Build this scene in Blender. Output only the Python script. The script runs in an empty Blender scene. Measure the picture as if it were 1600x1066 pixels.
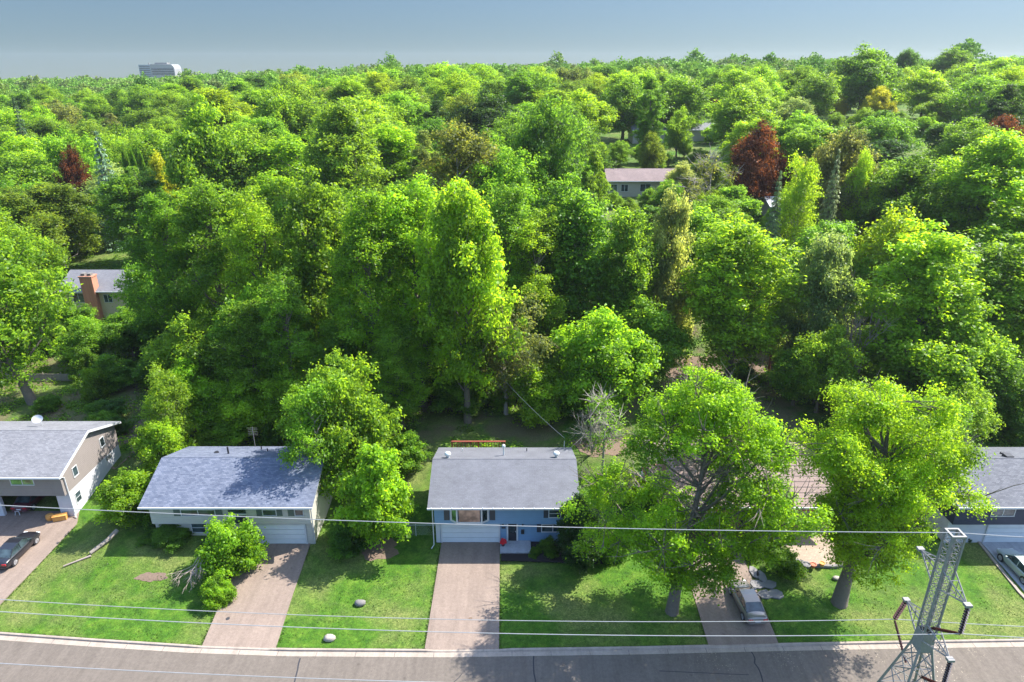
import bpy, math, random
import numpy as np
from mathutils import Vector, Matrix
S = bpy.context.scene
COL = S.collection
R = math.radians

# ------------------------------------------------------------------ camera, world, sun, exposure
CAM_H = 42.0; PITCH = R(22.2); FPX = 1067.0
cam = bpy.data.objects.new('camera', bpy.data.cameras.new('camera'))
COL.objects.link(cam)
cam.location = (0, 0, CAM_H)
cam.rotation_euler = (R(90) - PITCH, 0, 0)
cam.data.sensor_width = 36.0
cam.data.lens = 36.0 * FPX / 1600.0
cam.data.clip_end = 9000
S.camera = cam

SUN_DIR = Vector((3.7, 1.75, 4.85)).normalized()      # towards the sun
W = bpy.data.worlds.new('World'); S.world = W; W.use_nodes = True
SKY0 = (.150, .157, .156, 1); SKY1 = (.165, .180, .184, 1)
nt = W.node_tree; bg = nt.nodes['Background']
sky = nt.nodes.new('ShaderNodeTexSky'); sky.sky_type = 'NISHITA'; sky.sun_disc = False
sky.sun_elevation = math.asin(SUN_DIR.z); sky.sun_rotation = math.atan2(SUN_DIR.x, SUN_DIR.y)
sky.altitude = 200; sky.air_density = 1.0; sky.dust_density = 1.0; sky.ozone_density = 2.0
# the sky texture fades to black below its own horizon: look it up a little higher, and grey it with haze low down
tcw = nt.nodes.new('ShaderNodeTexCoord'); mpw = nt.nodes.new('ShaderNodeMapping'); mpw.inputs['Location'].default_value = (0, 0, .07)
nt.links.new(tcw.outputs['Generated'], mpw.inputs['Vector']); nt.links.new(mpw.outputs[0], sky.inputs[0])
sxw = nt.nodes.new('ShaderNodeSeparateXYZ'); nt.links.new(tcw.outputs['Generated'], sxw.inputs[0])
rw = nt.nodes.new('ShaderNodeValToRGB'); nt.links.new(sxw.outputs[2], rw.inputs[0])
rw.color_ramp.elements[0].position = 0.0; rw.color_ramp.elements[0].color = SKY0
rw.color_ramp.elements[1].position = 0.35; rw.color_ramp.elements[1].color = (1, 1, 1, 1)
e_ = rw.color_ramp.elements.new(.08); e_.color = SKY1
mw = nt.nodes.new('ShaderNodeMix'); mw.data_type = 'RGBA'; mw.blend_type = 'MULTIPLY'; mw.inputs[0].default_value = 1
nt.links.new(sky.outputs[0], mw.inputs[6]); nt.links.new(rw.outputs[0], mw.inputs[7])
nt.links.new(mw.outputs[2], bg.inputs[0]); bg.inputs[1].default_value = 0.15
sl = bpy.data.lights.new('sun', 'SUN'); sl.energy = 3.5; sl.angle = R(0.53); sl.color = (1.0, 0.95, 0.87)
so = bpy.data.objects.new('sun', sl); COL.objects.link(so)
so.rotation_euler = (-SUN_DIR).to_track_quat('-Z', 'Y').to_euler()
so.location = (40, 30, 90)
S.view_settings.view_transform = 'Standard'; S.view_settings.look = 'None'
S.view_settings.exposure = 1.84; S.view_settings.gamma = 1.0
try:
    S.cycles.max_bounces = 6; S.cycles.diffuse_bounces = 3; S.cycles.glossy_bounces = 2
    S.cycles.transmission_bounces = 4; S.cycles.volume_bounces = 0; S.cycles.transparent_max_bounces = 6
except Exception: pass

# ------------------------------------------------------------------ helpers
cT, sT = math.cos(PITCH), math.sin(PITCH)
def g(px, py, z=0.0):            # point of the photograph -> place at height z
    a = (py-533)/FPX; b = (px-800)/FPX
    t = (z-CAM_H)/(-sT-a*cT)
    return Vector((b*t, (cT-a*sT)*t, z))
def proj(x, y, z):
    h = CAM_H-z; d = y*cT+h*sT
    return 800+FPX*x/d, 533+FPX*(h*cT-y*sT)/d
def ss(a, b, x):
    t = min(1, max(0, (x-a)/(b-a))); return t*t*(3-2*t)
def gz(x, y):
    z = 1.4*ss(56, 67, y)
    m = 1.0*ss(45, 52.5, y)*ss(-42.3, -38.5, x)*(1-ss(-28.5, -25.2, x))
    z = max(z, m) if y < 70 else z
    z += 0.6*ss(43, 50, y)*ss(22.3, 24.5, x)*(1-ss(37, 40, x))*(1-ss(54, 60, y))
    if y > 90:
        u = x/y
        A = 14 + 11*ss(-.75, .12, u) + 5*ss(.1, .6, u)
        A *= 1 - .55*ss(-.3, -.55, u)*(1-ss(150, 400, y))
        z += A*(1-math.exp(-(y-90)/88.0)) + 1.6*math.sin(x*.011+1)*math.sin(y*.013)*ss(120, 300, y)
        if y > 520: z -= (y-520)*.035
    return z

def nodes(name):
    m = bpy.data.materials.new(name); m.use_nodes = True
    n = m.node_tree; return m, n, n.nodes['Principled BSDF']
def simple(name, col, rough=.6, metal=0, spec=.4, bump=0, bscale=20, var=.12, vscale=3):
    m, n, b = nodes(name)
    tc = n.nodes.new('ShaderNodeTexCoord')
    no = n.nodes.new('ShaderNodeTexNoise'); no.inputs['Scale'].default_value = vscale; no.inputs['Detail'].default_value = 6
    n.links.new(tc.outputs['Object'], no.inputs['Vector'])
    mx = n.nodes.new('ShaderNodeMix'); mx.data_type = 'RGBA'
    mx.inputs[6].default_value = (*[c*(1-var) for c in col], 1); mx.inputs[7].default_value = (*[min(1, c*(1+var)) for c in col], 1)
    n.links.new(no.outputs[0], mx.inputs[0]); n.links.new(mx.outputs[2], b.inputs['Base Color'])
    b.inputs['Roughness'].default_value = rough; b.inputs['Metallic'].default_value = metal
    b.inputs['Specular IOR Level'].default_value = spec
    if bump:
        n2 = n.nodes.new('ShaderNodeTexNoise'); n2.inputs['Scale'].default_value = bscale; n2.inputs['Detail'].default_value = 4
        n.links.new(tc.outputs['Object'], n2.inputs['Vector'])
        bp = n.nodes.new('ShaderNodeBump'); bp.inputs['Strength'].default_value = bump; bp.inputs['Distance'].default_value = .03
        n.links.new(n2.outputs[0], bp.inputs['Height']); n.links.new(bp.outputs[0], b.inputs['Normal'])
    return m
def ramp(n, src, stops):
    r = n.nodes.new('ShaderNodeValToRGB'); e = r.color_ramp.elements
    while len(e) < len(stops): e.new(.5)
    for el, (p, c) in zip(e, stops): el.position = p; el.color = (*c, 1)
    n.links.new(src, r.inputs[0]); return r.outputs[0]
def mixc(n, f, a, b, mode='MIX'):
    m = n.nodes.new('ShaderNodeMix'); m.data_type = 'RGBA'; m.blend_type = mode
    for i, v in ((0, f), (6, a), (7, b)):
        if hasattr(v, 'is_linked'): n.links.new(v, m.inputs[i])
        elif i == 0: m.inputs[0].default_value = v
        else: m.inputs[i].default_value = (*v, 1)
    return m.outputs[2]
def noise(n, vec, scale, detail=5, rough=.55):
    t = n.nodes.new('ShaderNodeTexNoise'); t.inputs['Scale'].default_value = scale
    t.inputs['Detail'].default_value = detail; t.inputs['Roughness'].default_value = rough
    n.links.new(vec, t.inputs['Vector']); return t.outputs[0]
def bump(n, b, h, st=.5, dist=.03):
    bp = n.nodes.new('ShaderNodeBump'); bp.inputs['Strength'].default_value = st; bp.inputs['Distance'].default_value = dist
    n.links.new(h, bp.inputs['Height']); n.links.new(bp.outputs[0], b.inputs['Normal'])
def objvec(n, scale=(1, 1, 1)):
    tc = n.nodes.new('ShaderNodeTexCoord'); mp = n.nodes.new('ShaderNodeMapping')
    mp.inputs['Scale'].default_value = scale
    n.links.new(tc.outputs['Object'], mp.inputs['Vector']); return mp.outputs[0]

def m_siding(name, col, pitch=.2):
    m, n, b = nodes(name); v = objvec(n)
    sx = n.nodes.new('ShaderNodeSeparateXYZ'); n.links.new(v, sx.inputs[0])
    a = n.nodes.new('ShaderNodeMath'); a.operation = 'DIVIDE'; n.links.new(sx.outputs[2], a.inputs[0]); a.inputs[1].default_value = pitch
    f = n.nodes.new('ShaderNodeMath'); f.operation = 'FRACT'; n.links.new(a.outputs[0], f.inputs[0])
    inv = n.nodes.new('ShaderNodeMath'); inv.operation = 'SUBTRACT'; inv.inputs[0].default_value = 1; n.links.new(f.outputs[0], inv.inputs[1])
    gap = ramp(n, f.outputs[0], [(0, (.55,)*3), (.09, (1,)*3), (1, (1,)*3)])
    nz = noise(n, v, 1.3)
    base = mixc(n, nz, [c*.86 for c in col], [min(1, c*1.1) for c in col])
    out = mixc(n, 1.0, base, gap, 'MULTIPLY')
    n.links.new(out, b.inputs['Base Color']); b.inputs['Roughness'].default_value = .55
    bump(n, b, inv.outputs[0], .8, .02); return m
def m_shingle(name, c1, c2, mortar, bw=.33, rh=.15, stain=.25, lines=0.):
    m, n, b = nodes(name); v = objvec(n)
    br = n.nodes.new('ShaderNodeTexBrick'); n.links.new(v, br.inputs['Vector'])
    br.inputs['Color1'].default_value = (*c1, 1); br.inputs['Color2'].default_value = (*c2, 1); br.inputs['Mortar'].default_value = (*mortar, 1)
    br.inputs['Scale'].default_value = 1; br.inputs['Brick Width'].default_value = bw; br.inputs['Row Height'].default_value = rh
    br.inputs['Mortar Size'].default_value = .012; br.inputs['Bias'].default_value = -.1
    nz = noise(n, v, .55, 8, .65); sp = noise(n, v, 30, 3)
    c = mixc(n, stain, br.outputs[0], ramp(n, nz, [(.3, [x*.55 for x in c1]), (.7, [min(1, x*1.35) for x in c2])]))
    c = mixc(n, .35, c, ramp(n, sp, [(.35, (.25,)*3), (.65, (.95,)*3)]), 'OVERLAY')
    if lines:
        sx = n.nodes.new('ShaderNodeSeparateXYZ'); n.links.new(v, sx.inputs[0])
        a = n.nodes.new('ShaderNodeMath'); a.operation = 'DIVIDE'; n.links.new(sx.outputs[1], a.inputs[0]); a.inputs[1].default_value = lines
        f = n.nodes.new('ShaderNodeMath'); f.operation = 'FRACT'; n.links.new(a.outputs[0], f.inputs[0])
        c = mixc(n, 1., c, ramp(n, f.outputs[0], [(0, (.25,)*3), (.13, (.3,)*3), (.17, (1,)*3), (1, (1,)*3)]), 'MULTIPLY')
    n.links.new(c, b.inputs['Base Color']); b.inputs['Roughness'].default_value = .85
    bump(n, b, br.outputs['Fac'], -.4, .02); return m
def m_brick(name, c1, c2, mortar, bw=.22, rh=.075):
    m = m_shingle(name, c1, c2, mortar, bw, rh, .15); return m
def m_glass(name, col=(.03, .045, .05), rough=.06):
    m, n, b = nodes(name)
    nz = noise(n, objvec(n), 1.1, 2); n.links.new(ramp(n, nz, [(.35, [c*.5 for c in col]), (.65, [c*1.8 for c in col])]), b.inputs['Base Color'])
    b.inputs['Roughness'].default_value = rough; b.inputs['Specular IOR Level'].default_value = .8; return m
def m_paint(name, col, coat=.6, rough=.3, metal=.0):
    m, n, b = nodes(name)
    nz = noise(n, objvec(n), 9, 4); n.links.new(mixc(n, nz, [c*.9 for c in col], [min(1, c*1.08) for c in col]), b.inputs['Base Color'])
    b.inputs['Roughness'].default_value = rough; b.inputs['Metallic'].default_value = metal; b.inputs['Coat Weight'].default_value = coat
    b.inputs['Coat Roughness'].default_value = .05; return m

def m_leaf(name, trans=.68):
    m, n, b = nodes(name)
    oi = n.nodes.new('ShaderNodeObjectInfo')
    at = n.nodes.new('ShaderNodeAttribute'); at.attribute_name = 'tint'
    tn = ramp(n, at.outputs['Fac'], [(0, (.62, .74, .9)), (.5, (1, 1, 1)), (1, (1.0, .96, .8))])
    br = n.nodes.new('ShaderNodeMapRange'); br.inputs[1].default_value = 0; br.inputs[2].default_value = 1; br.inputs[3].default_value = .6; br.inputs[4].default_value = 1.5
    n.links.new(at.outputs['Fac'], br.inputs[0])
    c = mixc(n, 1., oi.outputs['Color'], tn, 'MULTIPLY')
    vm = n.nodes.new('ShaderNodeVectorMath'); vm.operation = 'SCALE'; n.links.new(c, vm.inputs[0]); n.links.new(br.outputs[0], vm.inputs['Scale'])
    n.links.new(vm.outputs[0], b.inputs['Base Color']); b.inputs['Roughness'].default_value = .45; b.inputs['Specular IOR Level'].default_value = .4
    tr = n.nodes.new('ShaderNodeBsdfTranslucent')
    tc = mixc(n, 1., vm.outputs[0], (1.45, 1.22, .6), 'MULTIPLY'); n.links.new(tc, tr.inputs[0])
    ms = n.nodes.new('ShaderNodeMixShader'); ms.inputs[0].default_value = trans
    n.links.new(b.outputs[0], ms.inputs[1]); n.links.new(tr.outputs[0], ms.inputs[2])
    n.links.new(ms.outputs[0], n.nodes['Material Output'].inputs['Surface']); return m

class MB:
    """collects shapes, then links them as one mesh"""
    def __init__(s): s.v = []; s.f = []; s.mi = []
    def add(s, vs, fs, mi=0):
        o = len(s.v); s.v += [tuple(v) for v in vs]; s.f += [tuple(i+o for i in f) for f in fs]; s.mi += [mi]*len(fs); return s
    def box(s, a, b, mi=0):
        x0, y0, z0 = a; x1, y1, z1 = b
        return s.add([(x0, y0, z0), (x1, y0, z0), (x1, y1, z0), (x0, y1, z0), (x0, y0, z1), (x1, y0, z1), (x1, y1, z1), (x0, y1, z1)],
              [(0, 3, 2, 1), (4, 5, 6, 7), (0, 1, 5, 4), (1, 2, 6, 5), (2, 3, 7, 6), (3, 0, 4, 7)], mi)
    def obox(s, c, ax, ay, az, mi=0):       # centre + three half-axes
        c, ax, ay, az = map(Vector, (c, ax, ay, az)); vs = []
        for k in (-1, 1):
            for i, j in ((-1, -1), (1, -1), (1, 1), (-1, 1)): vs.append(c+ax*i+ay*j+az*k)
        return s.add(vs, [(0, 3, 2, 1), (4, 5, 6, 7), (0, 1, 5, 4), (1, 2, 6, 5), (2, 3, 7, 6), (3, 0, 4, 7)], mi)
    def prism(s, poly, d, mi=0):            # closed polygon extruded along vector d
        n = len(poly); d = Vector(d); vs = [Vector(p) for p in poly]; vs += [v+d for v in vs]
        return s.add(vs, [tuple(range(n-1, -1, -1)), tuple(range(n, 2*n))]+[(i, (i+1) % n, n+(i+1) % n, n+i) for i in range(n)], mi)
    def tube(s, pts, rads, n=6, mi=0, cap=True):
        pts = [Vector(p) for p in pts]; o = len(s.v); K = len(pts)
        if not hasattr(rads, '__len__'): rads = [rads]*K
        for i, p in enumerate(pts):
            d = (pts[min(i+1, K-1)]-pts[max(i-1, 0)]).normalized()
            up = Vector((0, 0, 1)) if abs(d.z) < .9 else Vector((1, 0, 0))
            a = d.cross(up).normalized(); b = d.cross(a)
            for k in range(n):
                t = 2*math.pi*k/n; s.v.append(tuple(p+(a*math.cos(t)+b*math.sin(t))*rads[i]))
        for i in range(K-1):
            for k in range(n):
                k2 = (k+1) % n; s.f.append((o+i*n+k, o+i*n+k2, o+(i+1)*n+k2, o+(i+1)*n+k)); s.mi.append(mi)
        if cap:
            s.f.append(tuple(o+k for k in range(n-1, -1, -1))); s.f.append(tuple(o+(K-1)*n+k for k in range(n))); s.mi += [mi, mi]
        return s
    def lathe(s, c, prof, n=16, mi=0):
        c = Vector(c); o = len(s.v)
        for r, z in prof:
            for k in range(n): t = 2*math.pi*k/n; s.v.append(tuple(c+Vector((r*math.cos(t), r*math.sin(t), z))))
        for i in range(len(prof)-1):
            for k in range(n):
                k2 = (k+1) % n; s.f.append((o+i*n+k, o+i*n+k2, o+(i+1)*n+k2, o+(i+1)*n+k)); s.mi.append(mi)
        s.f.append(tuple(o+k for k in range(n-1, -1, -1))); s.f.append(tuple(o+(len(prof)-1)*n+k for k in range(n))); s.mi += [mi, mi]
        return s
    def build(s, name, mats, parent=None, smooth=False, bevel=0):
        me = bpy.data.meshes.new(name); me.from_pydata(s.v, [], s.f)
        mats = mats if isinstance(mats, (list, tuple)) else [mats]
        for m in mats: me.materials.append(m)
        if len(mats) > 1: me.polygons.foreach_set('material_index', s.mi)
        if smooth: me.polygons.foreach_set('use_smooth', [True]*len(s.f))
        me.update(); o = bpy.data.objects.new(name, me); COL.objects.link(o)
        if parent is not None: o.parent = parent
        if bevel:
            bm = o.modifiers.new('bevel', 'BEVEL'); bm.width = bevel; bm.segments = 2; bm.limit_method = 'ANGLE'
        return o
def tag(o, label=None, cat=None, group=None, kind=None):
    for k, v in (('label', label), ('category', cat), ('group', group), ('kind', kind)):
        if v: o[k] = v
    return o
def thing(name, label, cat, loc=(0, 0, 0), rz=0, group=None):
    o = bpy.data.objects.new(name, None); COL.objects.link(o); o.location = loc; o.rotation_euler = (0, 0, rz)
    o.empty_display_size = .5
    return tag(o, label, cat, group)
def copy_tree(o, parent=None):
    c = o.copy(); COL.objects.link(c); c.parent = parent
    for ch in o.children: copy_tree(ch, c)
    return c

# ------------------------------------------------------------------ materials
def mat_ground():
    m, n, b = nodes('ground_grass'); v = objvec(n)
    big = noise(n, v, .13, 4, .6); mid = noise(n, v, .9, 6, .65); fine = noise(n, v, 9, 5, .7); vf = noise(n, v, 38, 3, .7)
    green = ramp(n, mid, [(.3, (.026, .072, .008)), (.5, (.050, .120, .010)), (.72, (.095, .165, .018))])
    dry = ramp(n, fine, [(.35, (.09, .12, .03)), (.7, (.23, .21, .08))])
    f1 = ramp(n, big, [(.45, (0,)*3), (.64, (.65,)*3)])
    c = mixc(n, f1, green, dry)
    c = mixc(n, .75, c, ramp(n, vf, [(.3, (.18,)*3), (.7, (.82,)*3)]), 'OVERLAY')
    c = mixc(n, .6, c, ramp(n, fine, [(.3, (.22,)*3), (.7, (.85,)*3)]), 'OVERLAY')
    c = mixc(n, .55, c, ramp(n, noise(n, v, 3.2, 6, .75), [(.32, (.25,)*3), (.68, (.8,)*3)]), 'OVERLAY')
    # bare earth and leaf litter under the wood behind the houses
    sx = n.nodes.new('ShaderNodeSeparateXYZ'); n.links.new(v, sx.inputs[0])
    mr = n.nodes.new('ShaderNodeMapRange'); mr.inputs[1].default_value = 60; mr.inputs[2].default_value = 150; n.links.new(sx.outputs[1], mr.inputs[0])
    patch = ramp(n, noise(n, v, .22, 6, .6), [(.42, (0,)*3), (.56, (1,)*3)])
    earth = ramp(n, fine, [(.3, (.06, .045, .03)), (.7, (.22, .16, .11))])
    k = mixc(n, 1., patch, ramp(n, mr.outputs[0], [(0, (.0,)*3), (.12, (.7,)*3), (.5, (.85,)*3), (.8, (.2,)*3)]), 'MULTIPLY')
    c = mixc(n, k, c, earth)
    n.links.new(c, b.inputs['Base Color']); b.inputs['Roughness'].default_value = .9; b.inputs['Specular IOR Level'].default_value = .15
    add = mixc(n, .6, fine, vf, 'ADD'); bump(n, b, add, .9, .08); return m
def mat_asphalt(name, c, speck=.3, patchy=.2, flakes=0):
    m, n, b = nodes(name); v = objvec(n)
    lo = noise(n, v, .35, 6, .6); fi = noise(n, v, 45, 3, .8); md = noise(n, v, 4, 6, .7)
    col = mixc(n, lo, [x*(1-patchy) for x in c], [x*(1+patchy) for x in c])
    col = mixc(n, speck, col, ramp(n, fi, [(.3, (.15,)*3), (.7, (.9,)*3)]), 'OVERLAY')
    col = mixc(n, .35, col, ramp(n, md, [(.3, (.3,)*3), (.7, (.7,)*3)]), 'OVERLAY')
    st_ = noise(n, objvec(n, (1.6, .16, 1)), 1.0, 6, .65)
    col = mixc(n, .3, col, ramp(n, st_, [(.35, (.28,)*3), (.6, (.58,)*3)]), 'OVERLAY')
    sp_ = ramp(n, noise(n, v, 1.7, 4, .5), [(.66, (0,)*3), (.74, (.5,)*3)])
    col = mixc(n, sp_, col, [x*.5 for x in c])
    if flakes:
        vo = n.nodes.new('ShaderNodeTexVoronoi'); vo.inputs['Scale'].default_value = 5.5; n.links.new(v, vo.inputs['Vector'])
        near = ramp(n, vo.outputs['Distance'], [(0, (1,)*3), (.16, (1,)*3), (.2, (0,)*3)])
        where = ramp(n, noise(n, v, .18, 4), [(.46, (0,)*3), (.62, (1,)*3)])
        k = mixc(n, 1., near, where, 'MULTIPLY')
        sx = n.nodes.new('ShaderNodeSeparateXYZ'); n.links.new(v, sx.inputs[0])
        mr = n.nodes.new('ShaderNodeMapRange'); mr.inputs[1].default_value = 8; mr.inputs[2].default_value = 30; n.links.new(sx.outputs[0], mr.inputs[0])
        k2 = mixc(n, 1., k, mr.outputs[0], 'MULTIPLY')
        col = mixc(n, k2, col, (.55, .47, .34))
    n.links.new(col, b.inputs['Base Color']); b.inputs['Roughness'].default_value = .88; b.inputs['Specular IOR Level'].default_value = .2
    bump(n, b, fi, .5, .01); return m
M = dict(
    ground=mat_ground(),
    road=mat_asphalt('road_asphalt', (.128, .108, .090), .3, .12, flakes=1),
    drive=mat_asphalt('driveway_asphalt', (.205, .158, .128), .4, .18),
    drive_dark=mat_asphalt('driveway_dark', (.10, .10, .11), .3, .15),
    crack=simple('crack_sealer', (.03, .03, .035), .8),
    concrete=mat_asphalt('concrete', (.30, .25, .205), .2, .12),
    concrete_grey=mat_asphalt('concrete_grey', (.33, .34, .36), .15, .08),
    paver=m_shingle('patio_paver', (.25, .19, .14), (.31, .24, .175), (.17, .135, .10), .3, .2, .15),
    bark=simple('bark', (.13, .11, .085), .9, var=.35, vscale=6, bump=.8, bscale=12),
    bark_pale=simple('bark_pale', (.28, .25, .21), .9, var=.3, vscale=6, bump=.5, bscale=12),
    dead=simple('dead_wood', (.34, .27, .23), .9, var=.25, vscale=4),
    leaf=m_leaf('leaf'), needle=m_leaf('needle', .12),
    white=simple('white_trim', (.5, .51, .52), .5, var=.06), whitewall=simple('white_masonry', (.5, .5, .52), .7, var=.08, bump=.3),
    glass=m_glass('window_glass'), glassg=m_glass('window_glass_green', (.10, .20, .06)), glassp=m_glass('window_curtain', (.30, .18, .13), .3),
    dark=simple('entry_shade_paint', (.02, .02, .022), .8), black=simple('black_paint', (.025, .025, .03), .4),  # dark: painted shade for the porch opening of the brick house
    shutter=simple('shutter_charcoal', (.045, .05, .06), .6), shutterg=simple('shutter_green', (.09, .12, .10), .6),
    door_white=m_siding('garage_door_white', (.56, .60, .62), .55), metal=simple('galvanized', (.21, .203, .19), .6, .0, var=.25, vscale=8),
    alu=simple('pale_metal', (.55, .58, .58), .4, .3), rustred=simple('red_stain', (.20, .05, .03), .7, var=.25),
    mulch=simple('mulch', (.022, .018, .018), .95, bump=1, bscale=14, var=.4, vscale=14), flower=simple('red_flower', (.5, .01, .02), .6, var=.3, vscale=20),
    terracotta=simple('terracotta', (.40, .13, .07), .7), stone=simple('field_stone', (.17, .16, .15), .85, var=.25, vscale=7, bump=.6),
    stonep=simple('pale_stone', (.33, .29, .24), .85, var=.2, vscale=7, bump=.6), bluestuff=simple('blue_plastic', (.03, .13, .45), .4),
    slab=simple('flagstone', (.19, .18, .18), .85, var=.2, vscale=3, bump=.4), orange=simple('orange_wood', (.55, .27, .07), .7, var=.3, vscale=5),
    brown_ins=simple('porcelain_brown', (.055, .013, .010), .35, spec=.4, var=.2), blk_ins=simple('porcelain_dark', (.035, .02, .018), .25, spec=.7),
    wood=simple('grey_wood', (.22, .19, .16), .85, var=.25, vscale=5), tyre=simple('tyre', (.02, .02, .02), .8), rim=simple('rim', (.55, .56, .58), .3, .8),
    tail=simple('tail_lamp', (.35, .01, .015), .2, spec=.8), head=simple('head_lamp', (.6, .62, .65), .15, spec=.8),
    wire=simple('wire', (.30, .30, .30), .5, .2), petal=simple('petal', (.6, .6, .58), .8),
)

# ------------------------------------------------------------------ ground, road, kerb, driveways
def axis(vals):
    out = []
    for a, b, st in vals:
        n = max(1, int(round((b-a)/st))); out += [a+(b-a)*i/n for i in range(n)]
    return out+[vals[-1][1]]
def grid_obj(name, xs, ys, mat, off=0, kind='structure', noise_amp=0):
    xs = np.array(xs); ys = np.array(ys); nx, ny = len(xs), len(ys)
    V = [(x, y, gz(x, y)+off) for y in ys for x in xs]
    F = [(j*nx+i, j*nx+i+1, (j+1)*nx+i+1, (j+1)*nx+i) for j in range(ny-1) for i in range(nx-1)]
    mb = MB(); mb.v = V; mb.f = F; mb.mi = [0]*len(F)
    o = mb.build(name, mat, smooth=True); tag(o, kind=kind); return o
gr = grid_obj('ground', axis([(-1800, -800, 200), (-800, -200, 40), (-200, -60, 7), (-60, 60, 1.0), (60, 200, 7), (200, 800, 40), (800, 1800, 200)]),
         axis([(-60, 36, 12), (36, 80, 1.0), (80, 200, 5), (200, 800, 30), (800, 1700, 150)]), M['ground'], off=-.06)

KERB = [(-75, 47.5), (-60, 44.0), (-50, 42.4), (-40.8, 41.45), (-32.7, 40.75), (-24.9, 40.15), (-17.3, 39.82), (-5, 39.72), (10, 40.0), (20, 40.3), (30, 40.55), (40, 40.75), (60, 41.1), (90, 41.8)]
def kerb_y(x):
    for (a, ya), (b, yb) in zip(KERB, KERB[1:]):
        if a <= x <= b:
            return ya+(yb-ya)*(x-a)/(b-a)
    return KERB[0][1] if x < KERB[0][0] else KERB[-1][1]
kx = [-75+i*1.0 for i in range(166)]
def strip(mb, ya, yb, z, mi=0):
    o = len(mb.v)
    for x in kx: mb.v += [(x, kerb_y(x)+ya, z), (x, kerb_y(x)+yb, z)]
    for i in range(len(kx)-1): mb.f.append((o+2*i, o+2*i+2, o+2*i+3, o+2*i+1)); mb.mi.append(mi)


road = MB(); strip(road, -10.8, -.6, -.04, 0)
rng = random.Random(4)
def crack(pts, w):
    for (x0, y0), (x1, y1) in zip(pts, pts[1:]):
        d = Vector((x1-x0, y1-y0, 0)).normalized(); nrm = Vector((-d.y, d.x, 0))*w
        a = Vector((x0, y0, -.034)); b = Vector((x1, y1, -.034)); road.add([a-nrm, b-nrm, b+nrm, a+nrm], [(0, 1, 2, 3)], 1)
def wig(a, b, n=9, amp=.12):
    return [(a[0]+(b[0]-a[0])*i/n+rng.uniform(-amp, amp)*(0 < i < n), a[1]+(b[1]-a[1])*i/n) for i in range(n+1)]
def gg(px, py): v = g(px, py); return (v.x, v.y)
crack(wig(gg(469, 1028), gg(448, 1066+60), 10, .05), .055)
crack(wig(gg(834, 1022), gg(838, 1130), 10, .06), .05)
crack(wig(gg(1172, 1015), gg(1200, 1080), 9, .12), .05)
crack(wig(gg(722, 1052), gg(690, 1085), 5, .08), .03)
crack(wig(gg(1030, 1048), gg(1170, 1054), 8, .3), .03)
ro = road.build('road', [M['road'], M['crack']]); tag(ro, kind='structure')
k = MB(); strip(k, -.6, -.14, -.03, 0)          # gutter pan
# upright kerb with joints every 3 m
o = len(k.v)
prof = [(-.14, -.03), (-.10, .09), (-.03, .115), (.06, .115), (.06, -.2)]
for x in kx:
    low = 1.0
    for a, b in ((-24.4, -18.0), (-6.9, -.8), (15.2, 21.0), (-53, -42.6), (43.2, 52)):
        if a < x < b: low = .35
    for dy, z in prof: k.v.append((x, kerb_y(x)+dy, z*low if z > 0 else z))
P = len(prof)
for i in range(len(kx)-1):
    for j in range(P-1): k.f.append((o+i*P+j, o+(i+1)*P+j, o+(i+1)*P+j+1, o+i*P+j+1)); k.mi.append(0)
for x in range(-72, 88, 3):
    y = kerb_y(x); k.box((x-.012, y-.6, -.06), (x+.012, y-.142, -.026), 1)
tag(k.build('kerb', [M['concrete'], M['crack']]), kind='structure')
def sheet(name, poly, mat, z=.01, th=.07):
    m_ = MB(); m_.prism([(x, y, z-th) for x, y in poly], (0, 0, th)); return tag(m_.build(name, mat), kind='structure')
E_ = .055
def dy(x): return kerb_y(x)+E_
dA = [(-52.8, dy(-52.8)), (-42.9, dy(-42.9)), (-42.75, 50), (-42.8, 55.4), (-43.8, 57.6), (-52.8, 57.6)]
sheet('driveway', dA, M['drive'])
sheet('driveway', [(-24.1, dy(-24.1)), (-18.3, dy(-18.3)), (-18.7, 46), (-19.0, 52.4), (-19.2, 53), (-24.9, 53), (-24.9, 50)], M['drive'])
sheet('driveway', [(-6.75, dy(-6.7)), (-1.0, dy(-1)), (-1.15, 52.7), (-6.65, 52.7)], M['drive'])
sheet('driveway', [(15.3, dy(15.3)), (20.8, dy(20.8)), (21.1, 48), (21.4, 54), (15.7, 54)], M['drive'])
sheet('driveway', [(43.6, dy(43.6)), (54, dy(54)), (54, 53.4), (44.4, 53.4)], M['concrete_grey'])
mb = MB(); mb.box((43.3, 41.4, -.05), (43.55, 46, .06)); mb.add([(43.3, 46, -.05), (43.55, 46, -.05), (44.35, 53.3, -.05), (44.1, 53.3, -.05), (43.3, 46, .06), (43.55, 46, .06), (44.35, 53.3, .06), (44.1, 53.3, .06)],
      [(0, 3, 2, 1), (4, 5, 6, 7), (0, 1, 5, 4), (1, 2, 6, 5), (2, 3, 7, 6), (3, 0, 4, 7)])
tag(mb.build('driveway_edging', M['concrete']), kind='structure')

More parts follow.
